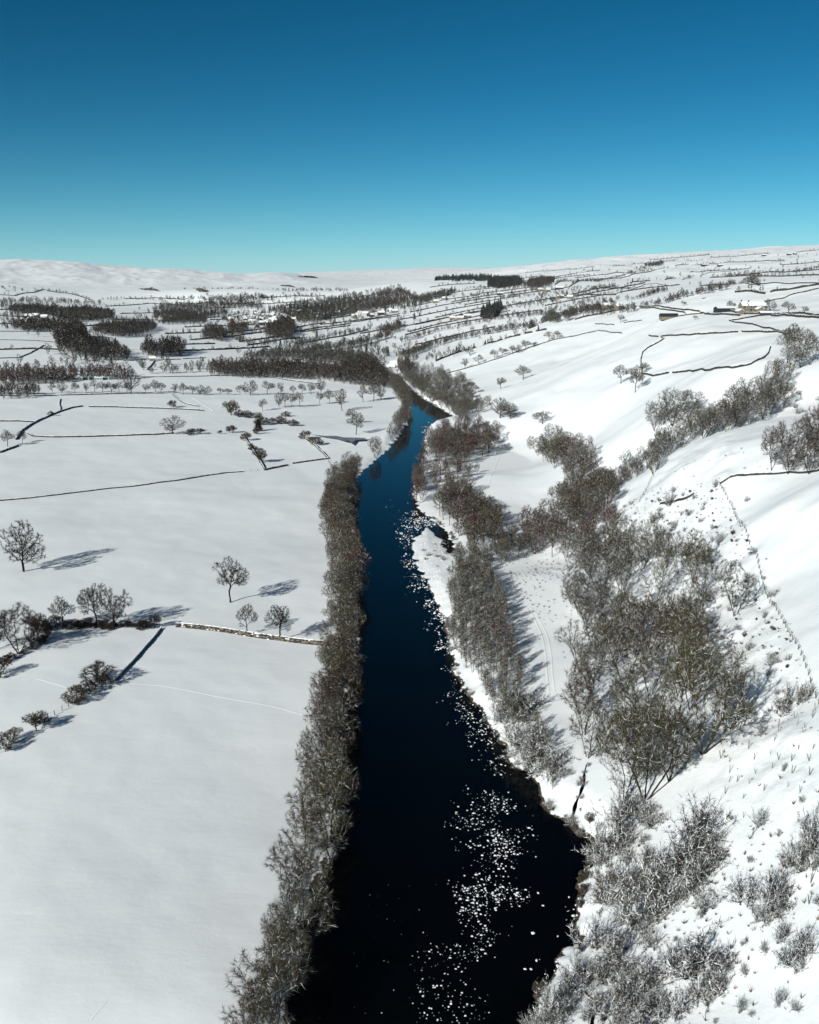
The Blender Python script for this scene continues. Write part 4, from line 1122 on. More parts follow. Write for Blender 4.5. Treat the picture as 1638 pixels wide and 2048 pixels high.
row_of([(1242,767,728,34),(1262,760,735,26),(1270,785,728,36),(1284,748,724,30)], 'bare_tree', 'open', ['grey', 'olive'], 'trees at the corner of the square field', '{c} tree, {n} of the four by the square field corner')
HILL = [(1002,778,753,24,'small leaning tree high on the open riverside slope'),(1046,760,729,36,'lone spreading tree high on the open riverside slope'),(1000,836,795,60,'wide clump-like tree low on the open riverside slope'),
        (1085,848,820,42,'snow-dusted spreading bush low on the open riverside slope'),(940,790,762,44,'twin-crowned tree at the upper bank wood'),(1020,838,802,36,'smaller tree beside the wide one low on the open slope'),
        (1241,645,628,18,'lone tree on the short wall below the lane'),(1366,612,601,14,'lone small tree above the lane'),(1390,640,630,12,'tiny tree by the black barn field')]
for x, y, t, w, lab in HILL:
    p = ground(x, y)[0]
    place_tree('bare_tree', pick('open' if w > 20 else 'open'), p, top_height(x, y, t, p), px_size(w, p), 'olive', w > 30, lab)
row_of([(930,738,716,22),(957,728,708,22),(940,712,695,20),(989,718,698,22),(1005,712,694,22),(1025,708,690,20),(1037,706,688,18),(1052,700,679,26),(1068,694,683,16),(1098,683,662,26),(1115,678,661,22)], 'bare_tree', 'open', ['grey', 'olive'],
       'trees along the long slope wall', '{c} tree, {n} from the left along the long slope wall')
row_of([(1460,622,600,26),(1540,623,596,26),(1575,628,602,30),(1608,628,611,18)], 'bare_tree', 'open', ['olive', 'grey'], 'farmhouse trees', '{c} rounded tree, {n} from the left around the farmhouse')
# upper right bank of the river
wood(along([(800,742),(822,766),(845,786),(880,806),(918,828),(935,842)], 5.6, 8, 19, 0.3), 'waterside_tree', ['bank', 'big'], (9, 13), {'grey': 3, 'olive': 3, 'brown': 2}, 'at the right water edge above the river bend', 'right water edge trees above the bend')
wood(scatter([(800,748),(835,738),(880,742),(925,765),(955,795),(985,845),(1000,868),(965,850),(930,835),(905,822),(870,800),(835,778)], 5.4, 17, 90), 'waterside_tree', ['bank', 'big'], (9, 13), {'grey': 4, 'olive': 3, 'brown': 2}, 'on the right bank above the river bend', 'right bank trees above the bend')

# ------------------------------------------------------------------ snow-laden bushes on the near right slope
SH = [(1390,1690,1585,130),(1370,1745,1640,120),(1330,1800,1690,140),(1290,1850,1740,120),(1260,1790,1690,110),(1400,1770,1690,110),(1430,1710,1660,80),(1230,1700,1600,110),(1250,1650,1570,90),(1215,1800,1700,90),
      (1400,1955,1860,150),(1365,1925,1870,90),(1440,1930,1880,80),(1345,2030,1970,80),(1420,2000,1930,90),(1310,1960,1900,90),(1490,1800,1740,90),(1540,1800,1725,90),(1565,1815,1760,80),(1530,1840,1790,70),(1415,1820,1775,70),
      (1560,1880,1835,50),(1590,1930,1860,80),(1610,1900,1840,50),(1575,1925,1890,40),(1632,1690,1590,90),(1615,1740,1660,80),(1580,1730,1678,60),(1520,1650,1605,40),(1530,1900,1880,25),(1490,1945,1925,25),(1480,2020,1990,30),(1560,2005,1970,28),
      (1240,1930,1860,90),(1260,2000,1930,90),(1205,1960,1900,80),(1225,2040,1970,80),(1150,1980,1915,90),(1110,2030,1960,90),(1180,1900,1830,80),(1080,2060,2000,80),(1290,2060,2000,80),(1590,1410,1355,60),(1560,1425,1385,60),(1610,1400,1360,40),
      (1570,1540,1520,16),(1555,1830,1790,40),(1520,1470,1440,20),(1440,1087,1060,26),(1345,1060,1035,36),(1320,1075,1040,40),(1380,1030,1015,20),(1340,1008,972,36),(1433,972,955,18),(1495,1002,990,14),(1310,1045,1012,44),
      (1375,1110,1075,44),(1400,1130,1090,46),(1410,1010,1000,12),(1300,1120,1070,60),(1345,1110,1085,30),(1420,1200,1170,40),(1500,1300,1280,24),(1545,1330,1300,30),(1575,1320,1302,16),(1530,1235,1218,16)]
for i, (x, y, t, w) in enumerate(sorted(SH, key=lambda a: -a[1])):
    p = ground(x, y)[0]
    place_tree('snowy_shrub', pick('shrub'), p, max(0.8, top_height(x, y, t, p) * 0.9), px_size(w, p), random.choice(['olive', 'brown', 'grey', 'dark brown']), True, f'snow-laden bush, {nth(i)} from the bottom of the right slope', 'bush', 'snow-laden bushes of the right slope')
wood(scatter([(1200,1640),(1260,1620),(1330,1680),(1350,1780),(1300,1900),(1230,1900),(1190,1800)], 3.4, 21, 55), 'snowy_shrub', 'shrub', (1.6, 3.6), {'olive': 3, 'brown': 2, 'grey': 2}, 'in the thicket right of the cove', 'thicket right of the cove', shared=True)
wood(scatter([(1100,2048),(1160,1930),(1230,1900),(1300,1980),(1300,2048)], 2.6, 22, 45), 'snowy_shrub', 'shrub', (1.2, 2.6), {'olive': 3, 'brown': 2, 'grey': 2}, 'at the bottom edge by the bank', 'bank thicket at the bottom edge', shared=True)
wood(scatter([(1170,1640),(1190,1640),(1180,1760),(1165,1790),(1158,1740)], 1.8, 23, 14), 'bank_shrub', 'thorn', (1.6, 2.6), {'olive': 1, 'brown': 2}, 'hanging over the cove water', 'bushes over the cove', snow=False)
wood(scatter([(1240,1010),(1330,1000),(1440,975),(1500,1090),(1560,1250),(1600,1340),(1560,1360),(1480,1260),(1430,1150),(1340,1040)], 4.4, 24, 120), 'slope_bush', 'thorn', (0.4, 1.4), {'dark brown': 2, 'brown': 2, 'olive': 1}, 'dotted over the rough slope', 'small bushes dotted over the rough slope', snow=False, shared=True)
wood(scatter([(1575,790),(1600,770),(1638,780),(1638,840),(1600,845)], 8, 25, 12), 'slope_bush', 'shrub', (1.5, 3.4), {'olive': 2, 'grey': 2}, 'right of the gill trees', 'bushes right of the gill trees')

# ragged bank edges: low brown and snowy bushes hanging over the water
BANK_R = [(1046,2060),(1086,1962),(1136,1882),(1164,1785),(1174,1702),(1150,1650)]
wood(along(BANK_R, 1.5, 1.2, 31, 0.1), 'bank_shrub', ['shrub', 'thorn'], (0.7, 2.1), {'brown': 3, 'olive': 3, 'dark brown': 1}, 'hanging over the right edge of the cove', 'cove edge bushes')
wood(along([(1148,1650),(1090,1612),(1050,1562),(1018,1512),(984,1462),(942,1402),(912,1348),(899,1290),(890,1236)], 2.6, 1.4, 32, 0.1), 'bank_shrub', ['shrub', 'thorn'], (0.6, 1.8), {'brown': 3, 'olive': 2, 'grey': 2}, 'along the water edge below the slender grove', 'water edge bushes below the grove')
wood(along([(1176,1530),(1172,1556),(1164,1590),(1154,1618),(1148,1640)], 1.8, 2.4, 33, 0.1), 'bank_shrub', 'shrub', (0.5, 1.3), {'brown': 2, 'olive': 2}, 'beside the little black stream', 'bushes beside the stream')
wood(along([(590,2040),(612,1950),(632,1860),(655,1780),(680,1700),(694,1600),(692,1500),(704,1400),(722,1310)], 3.0, 1.2, 34, 0.1), 'bank_shrub', ['shrub', 'thorn'], (0.8, 2.0), {'brown': 2, 'grey': 2, 'olive': 1}, 'at the foot of the left bank strip', 'bushes at the foot of the left bank')
wood(along([(905,1116),(915,1098),(905,1078),(885,1055),(862,1036)], 3.0, 1.5, 35, 0.1), 'bank_shrub', ['thorn', 'shrub'], (0.8, 2.2), {'brown': 3, 'olive': 1}, 'round the dark side channel', 'bushes round the side channel')

# loose growth between the woods
wood(scatter([(1000,1085),(1060,1075),(1055,1120),(990,1130)], 4.2, 36, 14), 'riverside_tree', ['bank', 'tall'], (6, 11), {'olive': 2, 'brown': 2, 'grey': 2}, 'between the channel clump and the stream bank', 'trees between the channel clump and the stream bank')
wood(scatter([(868,945),(960,932),(945,1005),(868,1015)], 6.0, 37, 16), 'riverside_tree', ['bank', 'tall'], (6, 12), {'russet': 2, 'brown': 2, 'olive': 2}, 'between the bend wood and the channel clump', 'trees between the bend wood and the channel clump')
wood(scatter([(905,1112),(985,1118),(975,1165),(912,1172)], 3.6, 38, 18), 'young_alder', ['pole', 'bank'], (5, 9), {'brown': 2, 'olive': 2, 'grey': 2}, 'above the top of the slender grove', 'young trees above the slender grove')
wood(scatter([(850,1075),(885,1085),(895,1125),(870,1140),(845,1110)], 4.0, 39, 10, z_ok=0.1), 'bank_shrub', 'shrub', (0.7, 1.8), {'brown': 2, 'olive': 1}, 'growing on the snowy gravel bar', 'bushes on the gravel bar')
wood(scatter([(1320,1640),(1638,1600),(1638,2050),(1290,2050)], 4.0, 40, 80), 'snowy_shrub', 'shrub', (0.45, 1.3), {'olive': 2, 'brown': 3, 'grey': 2}, 'scattered low on the near right slope', 'low bushes scattered on the near right slope')
wood(scatter([(1230,1020),(1420,985),(1500,1120),(1580,1300),(1560,1400),(1480,1330),(1440,1180),(1330,1060)], 5.5, 41, 70), 'snowy_shrub', 'shrub', (0.5, 1.8), {'olive': 2, 'brown': 3, 'grey': 2}, 'on the rough slope below the fence', 'bushes on the rough slope below the fence')

# ------------------------------------------------------------------ far woods: read as one mass
def proto_collection(name, entries):
    """prototype trees (crown + trunk joined by the instancer) kept outside the scene"""
    c = bpy.data.collections.new(name)
    for i, (k, tint) in enumerate(entries):
        col = np.array(TINTS[tint])
        m = bpy.data.materials.new(f'far_{tint}_{i}') if False else None
        A, B = PROTO[k]['crown'], PROTO[k]['snow']
        def raw(me_):
            v = np.empty(len(me_.vertices) * 3, np.float32); me_.vertices.foreach_get('co', v)
            t_ = [list(p_.vertices) for p_ in me_.polygons]
            return v.reshape(-1, 3), [f for f in t_ if len(f) == 4], [f for f in t_ if len(f) == 3]
        va, qa, ta = raw(A); vb, qb, tb = raw(B); n_ = len(va)
        qq = qa + [[i_ + n_ for i_ in f] for f in qb]; tt = ta + [[i_ + n_ for i_ in f] for f in tb]
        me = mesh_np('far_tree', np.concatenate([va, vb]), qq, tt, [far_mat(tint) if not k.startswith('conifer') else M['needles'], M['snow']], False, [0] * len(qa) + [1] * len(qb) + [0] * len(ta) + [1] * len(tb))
        o = bpy.data.objects.new('%s_%02d' % (name, i), me); c.objects.link(o)
    return c
_fm = {}
def far_mat(tint):
    if tint not in _fm:
        m, nt, b = new_mat('far_twigs_' + tint.replace(' ', '_'))
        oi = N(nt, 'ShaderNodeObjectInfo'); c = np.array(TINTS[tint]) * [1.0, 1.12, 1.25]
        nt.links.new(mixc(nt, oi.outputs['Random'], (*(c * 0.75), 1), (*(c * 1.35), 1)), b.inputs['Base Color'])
        b.inputs['Roughness'].default_value = 0.9; b.inputs['Specular IOR Level'].default_value = 0.1
        _fm[tint] = m
    return _fm[tint]

def instancer(name, pts, hs, idx, coll, base_h, label=None, seed=0, cat=None):
    g = np.random.default_rng(seed)
    me = bpy.data.meshes.new(name); me.vertices.add(len(pts)); me.vertices.foreach_set('co', np.asarray(pts, np.float32).ravel())
    for n, t, a in (('size', 'FLOAT', np.asarray(hs) / base_h), ('turn', 'FLOAT', g.uniform(0, 6.28, len(pts))), ('which', 'INT', np.asarray(idx))):
        at = me.attributes.new(n, t, 'POINT'); at.data.foreach_set('value', a.astype(np.int32 if t == 'INT' else np.float32))
    o = link(name, me)
    ng = bpy.data.node_groups.new(name, 'GeometryNodeTree')
    ng.interface.new_socket('Geometry', in_out='INPUT', socket_type='NodeSocketGeometry'); ng.interface.new_socket('Geometry', in_out='OUTPUT', socket_type='NodeSocketGeometry')
    gi, go = ng.nodes.new('NodeGroupInput'), ng.nodes.new('NodeGroupOutput')
    iop = ng.nodes.new('GeometryNodeInstanceOnPoints'); ci = ng.nodes.new('GeometryNodeCollectionInfo')
    ci.inputs['Collection'].default_value = coll; ci.inputs['Separate Children'].default_value = True; ci.inputs['Reset Children'].default_value = True
    iop.inputs['Pick Instance'].default_value = True
    def na(n, t):
        a = ng.nodes.new('GeometryNodeInputNamedAttribute'); a.data_type = t; a.inputs['Name'].default_value = n
        return a.outputs['Attribute']
    cx = ng.nodes.new('ShaderNodeCombineXYZ'); ng.links.new(na('turn', 'FLOAT'), cx.inputs['Z'])
    ng.links.new(gi.outputs[0], iop.inputs['Points']); ng.links.new(ci.outputs[0], iop.inputs['Instance'])
    ng.links.new(na('which', 'INT'), iop.inputs['Instance Index']); ng.links.new(cx.outputs[0], iop.inputs['Rotation']); ng.links.new(na('size', 'FLOAT'), iop.inputs['Scale'])
    ng.links.new(iop.outputs[0], go.inputs[0])
    md = o.modifiers.new('scatter', 'NODES'); md.node_group = ng
    return tag(o, label, cat, kind='stuff')

WOODMIX = {'dark': [('far0', 'dark brown'), ('far1', 'dark brown'), ('far2', 'brown')], 'brown': [('far0', 'brown'), ('far1', 'brown'), ('far2', 'dark brown'), ('far3', 'russet')],
           'grey': [('far0', 'grey'), ('far1', 'olive'), ('far2', 'grey'), ('far3', 'brown')], 'fir': [('conifer0', 'brown'), ('conifer1', 'brown')], 'russet': [('far0', 'russet'), ('far1', 'brown'), ('far3', 'russet')],
           'mixed': [('far0', 'brown'), ('far1', 'dark brown'), ('far2', 'olive'), ('far3', 'grey'), ('conifer0', 'brown')]}
ENT = []
for mx in WOODMIX.values():
    for e_ in mx:
        if e_ not in ENT: ENT.append(e_)
FARC = proto_collection('far_tree', ENT)
far_pts, far_h, far_i = [], [], []
def far_wood(pts, mix, h, seed=0):
    g = np.random.default_rng(seed + 1)
    for q in pts:
        far_pts.append((q[0], q[1], q[2] - 0.3)); far_h.append(g.uniform(*h)); far_i.append(ENT.index(WOODMIX[mix][g.integers(len(WOODMIX[mix]))]))
AREAS = [
 ([(300,632),(340,624),(450,622),(455,630),(380,636)], 9, 'dark', (9, 13)), ([(318,650),(330,642),(410,640),(412,648)], 9, 'dark', (9, 13)), ([(385,612),(420,604),(515,606),(500,616)], 10, 'dark', (9, 13)), ([(530,622),(600,606),(720,592),(735,606),(620,628)], 10, 'mixed', (10, 15)),
 ([(455,668),(470,655),(490,655),(488,670)], 8, 'brown', (12, 16)), ([(760,664),(780,655),(800,650),(800,662),(775,672)], 8, 'brown', (10, 14)),
 ([(425,752),(440,738),(520,734),(620,738),(720,748),(775,768),(768,778),(720,772),(650,760),(560,757),(500,758)], 6.5, 'brown', (11, 16)),
 ([(120,700),(128,682),(150,676),(172,690),(210,702),(250,710),(252,722),(200,720),(150,712)], 8, 'dark', (13, 20)),
 ([(118,690),(122,672),(160,672),(168,690),(150,700)], 8, 'dark', (20, 26)),
 ([(160,698),(190,690),(240,700),(238,706),(180,706)], 7, 'fir', (9, 13)),
 ([(288,710),(300,703),(360,702),(372,707),(365,713),(300,714)], 7, 'dark', (17, 22)),
 ([(25,660),(35,653),(85,654),(118,658),(112,664),(60,664)], 8, 'dark', (14, 18)),
 ([(15,626),(45,618),(110,620),(125,628),(110,633),(60,630)], 9, 'dark', (13, 17)),
 ([(118,642),(125,625),(170,624),(222,630),(225,638),(160,645)], 9, 'mixed', (13, 18)),
 ([(185,668),(200,660),(240,655),(300,652),(312,657),(285,671),(240,676)], 8, 'dark', (12, 16)),
 ([(0,772),(0,752),(60,750),(110,752),(170,750),(240,752),(262,757),(240,762),(180,759),(100,768)], 7.5, 'russet', (10, 15)),
 ([(0,800),(0,786),(62,788),(70,796)], 8, 'brown', (9, 12)),
 ([(480,724),(560,718),(640,724),(700,730),(760,740),(805,748),(815,735),(770,722),(690,714),(560,706)], 7.0, 'grey', (10, 14)),
 ([(690,740),(740,728),(800,730),(825,748),(800,765),(760,764)], 6.5, 'brown', (11, 15)),
 ([(300,622),(330,612),(420,606),(520,606),(525,618),(420,622)], 10, 'brown', (11, 15)),
 ([(410,605),(430,597),(530,594),(540,603)], 10, 'dark', (11, 15)),
 ([(700,616),(730,600),(760,588),(800,582),(832,598),(790,612),(740,622)], 9, 'brown', (11, 16)),
 ([(560,628),(640,612),(700,608),(725,624),(650,642),(600,646)], 12, 'mixed', (11, 16)),
 ([(420,646),(470,628),(560,622),(560,646),(470,660)], 22, 'mixed', (9, 14)),
 ([(560,662),(640,645),(720,635),(800,622),(860,610),(860,640),(760,655),(640,672)], 30, 'mixed', (9, 14)),
 ([(535,676),(545,655),(575,650),(590,662),(580,680)], 7, 'brown', (15, 20)),
 ([(410,678),(415,665),(440,662),(450,672),(445,684)], 7, 'brown', (13, 16)),
 ([(0,610),(90,607),(200,613),(200,605),(90,602),(0,604)], 14, 'dark', (9, 13)),
 ([(0,740),(120,735),(250,738),(420,742),(420,730),(250,726),(100,722),(0,728)], 22, 'grey', (8, 12)),
 ([(80,705),(120,690),(150,700),(240,728),(150,732),(90,725)], 16, 'grey', (8, 13)),
 ([(868,562),(872,556),(930,554),(980,556),(984,563),(930,563)], 8, 'fir', (13, 17)),
 ([(975,573),(990,560),(1010,563),(1045,565),(1040,571),(1000,577)], 9, 'fir', (12, 16)),
 ([(1052,576),(1060,565),(1085,561),(1108,564),(1102,574),(1070,580)], 9, 'brown', (12, 16)),
 ([(960,634),(975,618),(1000,612),(1002,628),(980,640)], 7, 'fir', (10, 15)),
 ([(820,600),(870,590),(910,582),(900,592),(850,606)], 9, 'mixed', (10, 14)),
 ([(800,700),(900,660),(1100,600),(1200,585),(1200,600),(1100,640),(950,690),(830,735)], 38, 'grey', (7, 11)),
 ([(880,600),(1000,580),(1100,570),(1100,590),(1000,600),(890,618)], 45, 'mixed', (8, 12)),
 ([(1140,630),(1180,620),(1230,617),(1280,612),(1262,626),(1200,632)], 8, 'brown', (8, 11)),
 ([(1290,534),(1300,527),(1330,525),(1322,532)], 10, 'dark', (10, 13)),
 ([(1255,545),(1290,537),(1295,541),(1260,549)], 14, 'grey', (8, 11)),
 ([(1300,545),(1500,530),(1600,515),(1638,525),(1500,545),(1330,555)], 75, 'grey', (6, 9)),
]
for k, (poly, sp, mix, h) in enumerate(AREAS): far_wood(scatter(poly, sp * (0.8 if sp < 14 else 0.9), 300 + k, 700), mix, (h[0] * .7, h[1] * 1.15), k)
BELTS = [
 ([(800,716),(860,695),(910,682),(985,667),(1060,654),(1110,646),(1152,638)], 6, 9, 'grey', (8, 12)), ([(800,712),(860,691),(910,678),(985,663),(1060,650),(1150,634)], 6, 6, 'brown', (6, 9)),
 ([(805,684),(880,662),(960,646),(1035,634),(1100,628),(1150,632)], 6, 9, 'brown', (7, 10)), ([(1000,620),(1040,613),(1080,606),(1110,602)], 7, 6, 'grey', (7, 10)),
 ([(1280,614),(1310,611),(1345,604),(1345,600)], 5, 10, 'brown', (5, 8)), ([(1346,601),(1375,596),(1400,590),(1430,584),(1455,577)], 5, 16, 'brown', (6, 9)), ([(1346,597),(1375,592),(1400,586),(1430,580),(1448,575)], 5, 12, 'brown', (6, 9)),
 ([(1256,602),(1275,598),(1295,592),(1330,582)], 6, 8, 'brown', (6, 9)), ([(1490,562),(1520,555),(1545,551)], 8, 8, 'grey', (5, 8)), ([(1585,546),(1610,541),(1638,536)], 9, 8, 'grey', (4, 6)),
 ([(620,706),(680,698),(740,686),(778,674)], 8, 5, 'grey', (11, 15)), ([(590,692),(640,680),(690,668),(740,660)], 9, 5, 'grey', (7, 10)), ([(300,748),(360,746),(430,744)], 9, 8, 'grey', (8, 12)),
 ([(460,735),(430,740),(360,738)], 12, 5, 'grey', (9, 13)), ([(0,768),(60,766),(150,764)], 9, 6, 'brown', (7, 10)), ([(560,650),(640,640),(700,634),(780,622)], 13, 6, 'mixed', (9, 13)),
 ([(640,605),(720,590),(800,575)], 14, 10, 'brown', (10, 14)), ([(330,600),(400,597),(470,600),(560,596),(640,592)], 12, 14, 'dark', (9, 12)), ([(560,584),(620,582),(700,583)], 16, 20, 'dark', (9, 12)),
 ([(440,672),(470,680),(500,690)], 14, 6, 'mixed', (8, 12)), ([(800,610),(850,598),(880,592)], 12, 10, 'dark', (9, 12)), ([(1560,690),(1580,680),(1600,672)], 9, 6, 'grey', (6, 9)), ([(200,600),(260,598),(330,602)], 14, 10, 'grey', (7, 10)),
]
for k, (line, sp, wd, mix, h) in enumerate(BELTS): far_wood(along(line, sp * .6, wd, 700 + k), mix, (h[0] * .85, h[1] * 1.1), 90 + k)
# hedgerow trees and bushes standing along the far walls
for k, line in enumerate(FAR_LINES):
    g_ = np.random.default_rng(900 + k)
    far_wood(along(line, g_.uniform(9, 24), 3, 900 + k), 'grey' if k % 3 else 'mixed', (3, 10), 500 + k)
# copses, gardens and single trees all over the dale floor and the lower hillside
def clustered(poly, sp, seed, n, cell, bias):
    q = scatter(poly, sp, seed, 4000)
    w = fbm(q[:, 0], q[:, 1], cell, 3, seed) + np.random.default_rng(seed).normal(0, .10, len(q))
    return q[w > bias][:n]
far_wood(clustered([(0,745),(0,598),(300,596),(560,590),(800,575),(860,600),(820,700),(760,725),(500,742)], 9, 41, 1500, 170, .13), 'mixed', (6, 14), 41)
far_wood(clustered([(810,730),(820,600),(950,575),(1200,560),(1260,600),(1150,640),(1000,690)], 9, 42, 500, 120, .16), 'grey', (4, 10), 42)
far_wood(clustered([(0,600),(0,575),(300,585),(640,575),(640,592),(300,598)], 22, 43, 260, 260, .1), 'dark', (5, 10), 43)
far_wood(clustered([(1260,600),(1638,560),(1638,505),(1100,530),(1000,560)], 20, 44, 160, 200, .2), 'grey', (4, 8), 44)
o_far = instancer('far_woodland', far_pts, far_h, far_i, FARC, 13.0, 'brown and grey leafless woods scattered through the far dale', 5, 'woodland')

# ------------------------------------------------------------------ snow-capped stones in the river
def stone_mesh(seed):
    g = np.random.default_rng(seed)
    n = 8; v = []; 
    prof = [(0.0, -0.5), (0.92, -0.25), (1.0, 0.05), (0.94, 0.2), (0.86, 0.48), (0.5, 0.70), (0.0, 0.76)]
    a0 = g.uniform(0.75, 1.25, n)
    for (r, z) in prof[1:-1]:
        for k in range(n):
            a = k * 6.283 / n
            v.append((r * a0[k] * math.cos(a) * g.uniform(.93, 1.07), r * a0[k] * math.sin(a) * g.uniform(.93, 1.07), z + g.uniform(-.04, .04)))
    m = len(prof) - 2
    q = [(i * n + k, i * n + (k + 1) % n, (i + 1) * n + (k + 1) % n, (i + 1) * n + k) for i in range(m - 1) for k in range(n)]
    mi = [0 if i < 1 else 1 for i in range(m - 1) for k in range(n)]
    v.append((0, 0, .76)); t = [((m - 1) * n + k, (m - 1) * n + (k + 1) % n, len(v) - 1) for k in range(n)]
    return mesh_np('snow_capped_stone', v, q, t, [M['dark_rock'], M['snow']], True, mi + [1] * n)
STONES = [stone_mesh(40 + k) for k in range(5)]
def stone_pts(poly, n, seed, rmin, rmax, z=0.0):
    g = np.random.default_rng(seed); q = flat(poly); lo, hi = q.min(0) - 2, q.max(0) + 2
    c = g.uniform(lo, hi, (n * 14, 2)); c = c[poly_sdf(c[:, 0], c[:, 1], q) + g.normal(0, 1.6, len(c)) + fbm(c[:, 0], c[:, 1], 5, 2, 3) * 6 < -0.6][:n * 3]
    w = fbm(c[:, 0], c[:, 1], 6, 2, seed); c = c[np.argsort(-w + g.normal(0, .6, len(w)))][:n]
    hz = height(c[:, 0], c[:, 1])
    return [(x, y, max(0.0, h), rmin * .7 + .85 * (rmax - rmin) * g.uniform() ** 2.8) for (x, y), h in zip(c, hz)]
allst = []
for poly, n, sd_, a, b, place in [
  ([(928,1650),(955,1580),(1000,1568),(1048,1630),(1058,1700),(1042,1780),(1002,1870),(960,1905),(918,1810)], 900, 1, .06, .27, 'in the stone-studded shallows before the cove'),
  ([(872,1900),(965,1900),(945,2030),(850,2048)], 170, 2, .05, .2, 'in the shallows at the bottom of the river'),
  ([(700,1800),(880,1720),(860,2048),(640,2048)], 40, 3, .04, .14, 'scattered alone in the dark near water'),
  ([(895,1330),(940,1400),(985,1470),(1012,1560),(965,1560),(938,1490),(900,1400)], 260, 4, .07, .28, 'along the right water edge below the grove'),
  ([(800,1045),(835,1022),(872,1050),(850,1062),(830,1075),(822,1100),(838,1145),(868,1195),(888,1240),(896,1310),(880,1300),(860,1225),(830,1165),(808,1110)], 800, 5, .10, .45, 'fringing the snowy gravel bar'),
  ([(840,1060),(890,1080),(900,1130),(885,1180),(892,1240),(900,1310),(885,1250),(860,1190),(838,1140)], 420, 6, .12, .42, 'lying on the snowy gravel bar'),
  ([(846,868),(860,846),(905,836),(912,842),(880,856),(858,876)], 170, 7, .2, .7, 'on the small bar at the upper bend'),
  ([(780,990),(830,990),(830,1040),(770,1060)], 14, 8, .12, .3, 'alone above the gravel bar'),
  ([(1100,1930),(1135,1875),(1166,1770),(1172,1790),(1142,1890),(1110,1945)], 34, 9, .1, .4, 'along the edge of the cove'),
  ([(1060,1760),(1100,1780),(1080,1960),(1040,1960)], 5, 10, .25, .42, 'alone in the black water of the cove'),
  ([(880,1290),(896,1290),(945,1420),(990,1490),(985,1500),(930,1420)], 90, 11, .08, .3, 'at the foot of the slender grove')]:
    for q in stone_pts(poly, n, sd_, a, b): allst.append((q, place))
allst.sort(key=lambda s: -s[0][3] / math.hypot(s[0][0], s[0][1]))
for (x, y, z, r), place in allst[:290]:
    o = link('snow_capped_stone', STONES[random.randrange(5)], None, (x, y, z), random.uniform(0, 6), (r * random.uniform(.9, 1.5), r, r * random.uniform(.7, 1)))
    tag(o, 'small snow-capped stone ' + place, 'stone', 'snow-capped stones ' + place)
SC = bpy.data.collections.new('small_stone')
for k, me in enumerate(STONES): SC.objects.link(bpy.data.objects.new('small_stone_%d' % k, me))
rest = allst[290:]
instancer('river_pebbles', [q[:3] for q, _ in rest], [q[3] for q, _ in rest], [random.randrange(5) for _ in rest], SC, 1.0, 'countless small snow-topped stones in the river shallows', 6, 'pebbles')
# pale gravel just under the water at the bottom
# ------------------------------------------------------------------ grass tufts on the rough slope
def tuft_mesh(seed, n=14, mat='tuft'):
    g = np.random.default_rng(seed)
    a = g.uniform(0, 6.28, n); d = unit(np.stack([np.cos(a) * .6, np.sin(a) * .6, g.uniform(.5, 1.2, n)], 1))
    base = np.stack([np.cos(a) * .08, np.sin(a) * .08, np.full(n, -.02)], 1) * g.uniform(0, 1, (n, 1))
    v, t = twig_tris(base, d, g.uniform(.25, .6, n), np.full(n, .025), g)
    return mesh_np('tuft', v, None, t, M[mat])
TC = bpy.data.collections.new('grass_tuft')
for k in range(6): TC.objects.link(bpy.data.objects.new('grass_tuft_%d' % k, tuft_mesh(60 + k, mat='tuft' if k < 4 else 'dead_grass')))
tp = []
for poly, sp, k, n in [([(1230,1010),(1330,960),(1440,968),(1500,1090),(1530,1200),(1570,1255),(1610,1330),(1638,1410),(1638,1700),(1480,1640),(1440,1480),(1560,1400),(1480,1260),(1430,1140),(1330,1090)], 2.0, 1, 1600),
                    ([(1300,1700),(1638,1640),(1638,2060),(1280,2060)], 1.2, 2, 1500), ([(1000,1115),(1060,1120),(1160,1130),(1150,1230),(1090,1250),(1050,1200)], 1.8, 3, 900), ([(1310,960),(1400,925),(1500,890),(1600,880),(1600,940),(1470,945),(1400,985)], 4, 4, 200),
                    ([(1200,1600),(1400,1620),(1300,1900),(1190,1900)], 1.8, 5, 500), ([(1090,1100),(1240,1080),(1400,1160),(1420,1400),(1300,1560),(1170,1560)], 3.0, 6, 600)]:
    tp.append(scatter(poly, sp, 50 + k, n))
tp = np.concatenate(tp)
keep = fbm(tp[:, 0], tp[:, 1], 12, 2, 9) + rng.normal(0, .2, len(tp)) > -0.3
tp = tp[keep]
instancer('grass_tufts', tp, rng.uniform(.5, 2.1, len(tp)), rng.integers(0, 6, len(tp)), TC, 1.0, 'brown grass tufts poking through the snow on the slope', 7, 'grass')

# ------------------------------------------------------------------ planted saplings in guards on the slope
def sapling_meshes():
    v, q = frusta(np.array([[0, 0, -.1]]), np.array([[0, 0, 1.15]]), np.array([.055]), np.array([.05]), 6)
    tube = mesh_np('guard', v, q, None, M['guard_tube'], True)
    g = np.random.default_rng(3); p0 = [(0.09, 0, -.1)]; p1 = [(.09, 0, 1.3)]; r0 = [.025]; r1 = [.022]
    v, q = frusta(np.array(p0), np.array(p1), np.array(r0), np.array(r1), 4)
    stake = mesh_np('stake', v, q, None, M['timber'])
    n = 9; base = np.tile([[0, 0, 1.0]], (n, 1)) + [[0, 0, 1]] * g.uniform(0, .3, (n, 1)); d = unit(np.column_stack([g.normal(0, .45, (n, 2)), np.ones(n)]))
    v, t = twig_tris(base, d, g.uniform(.4, .9, n), np.full(n, .02), g)
    return tube, stake, mesh_np('shoot', v, None, t, M['timber'])
tube, stake, shoot = sapling_meshes()
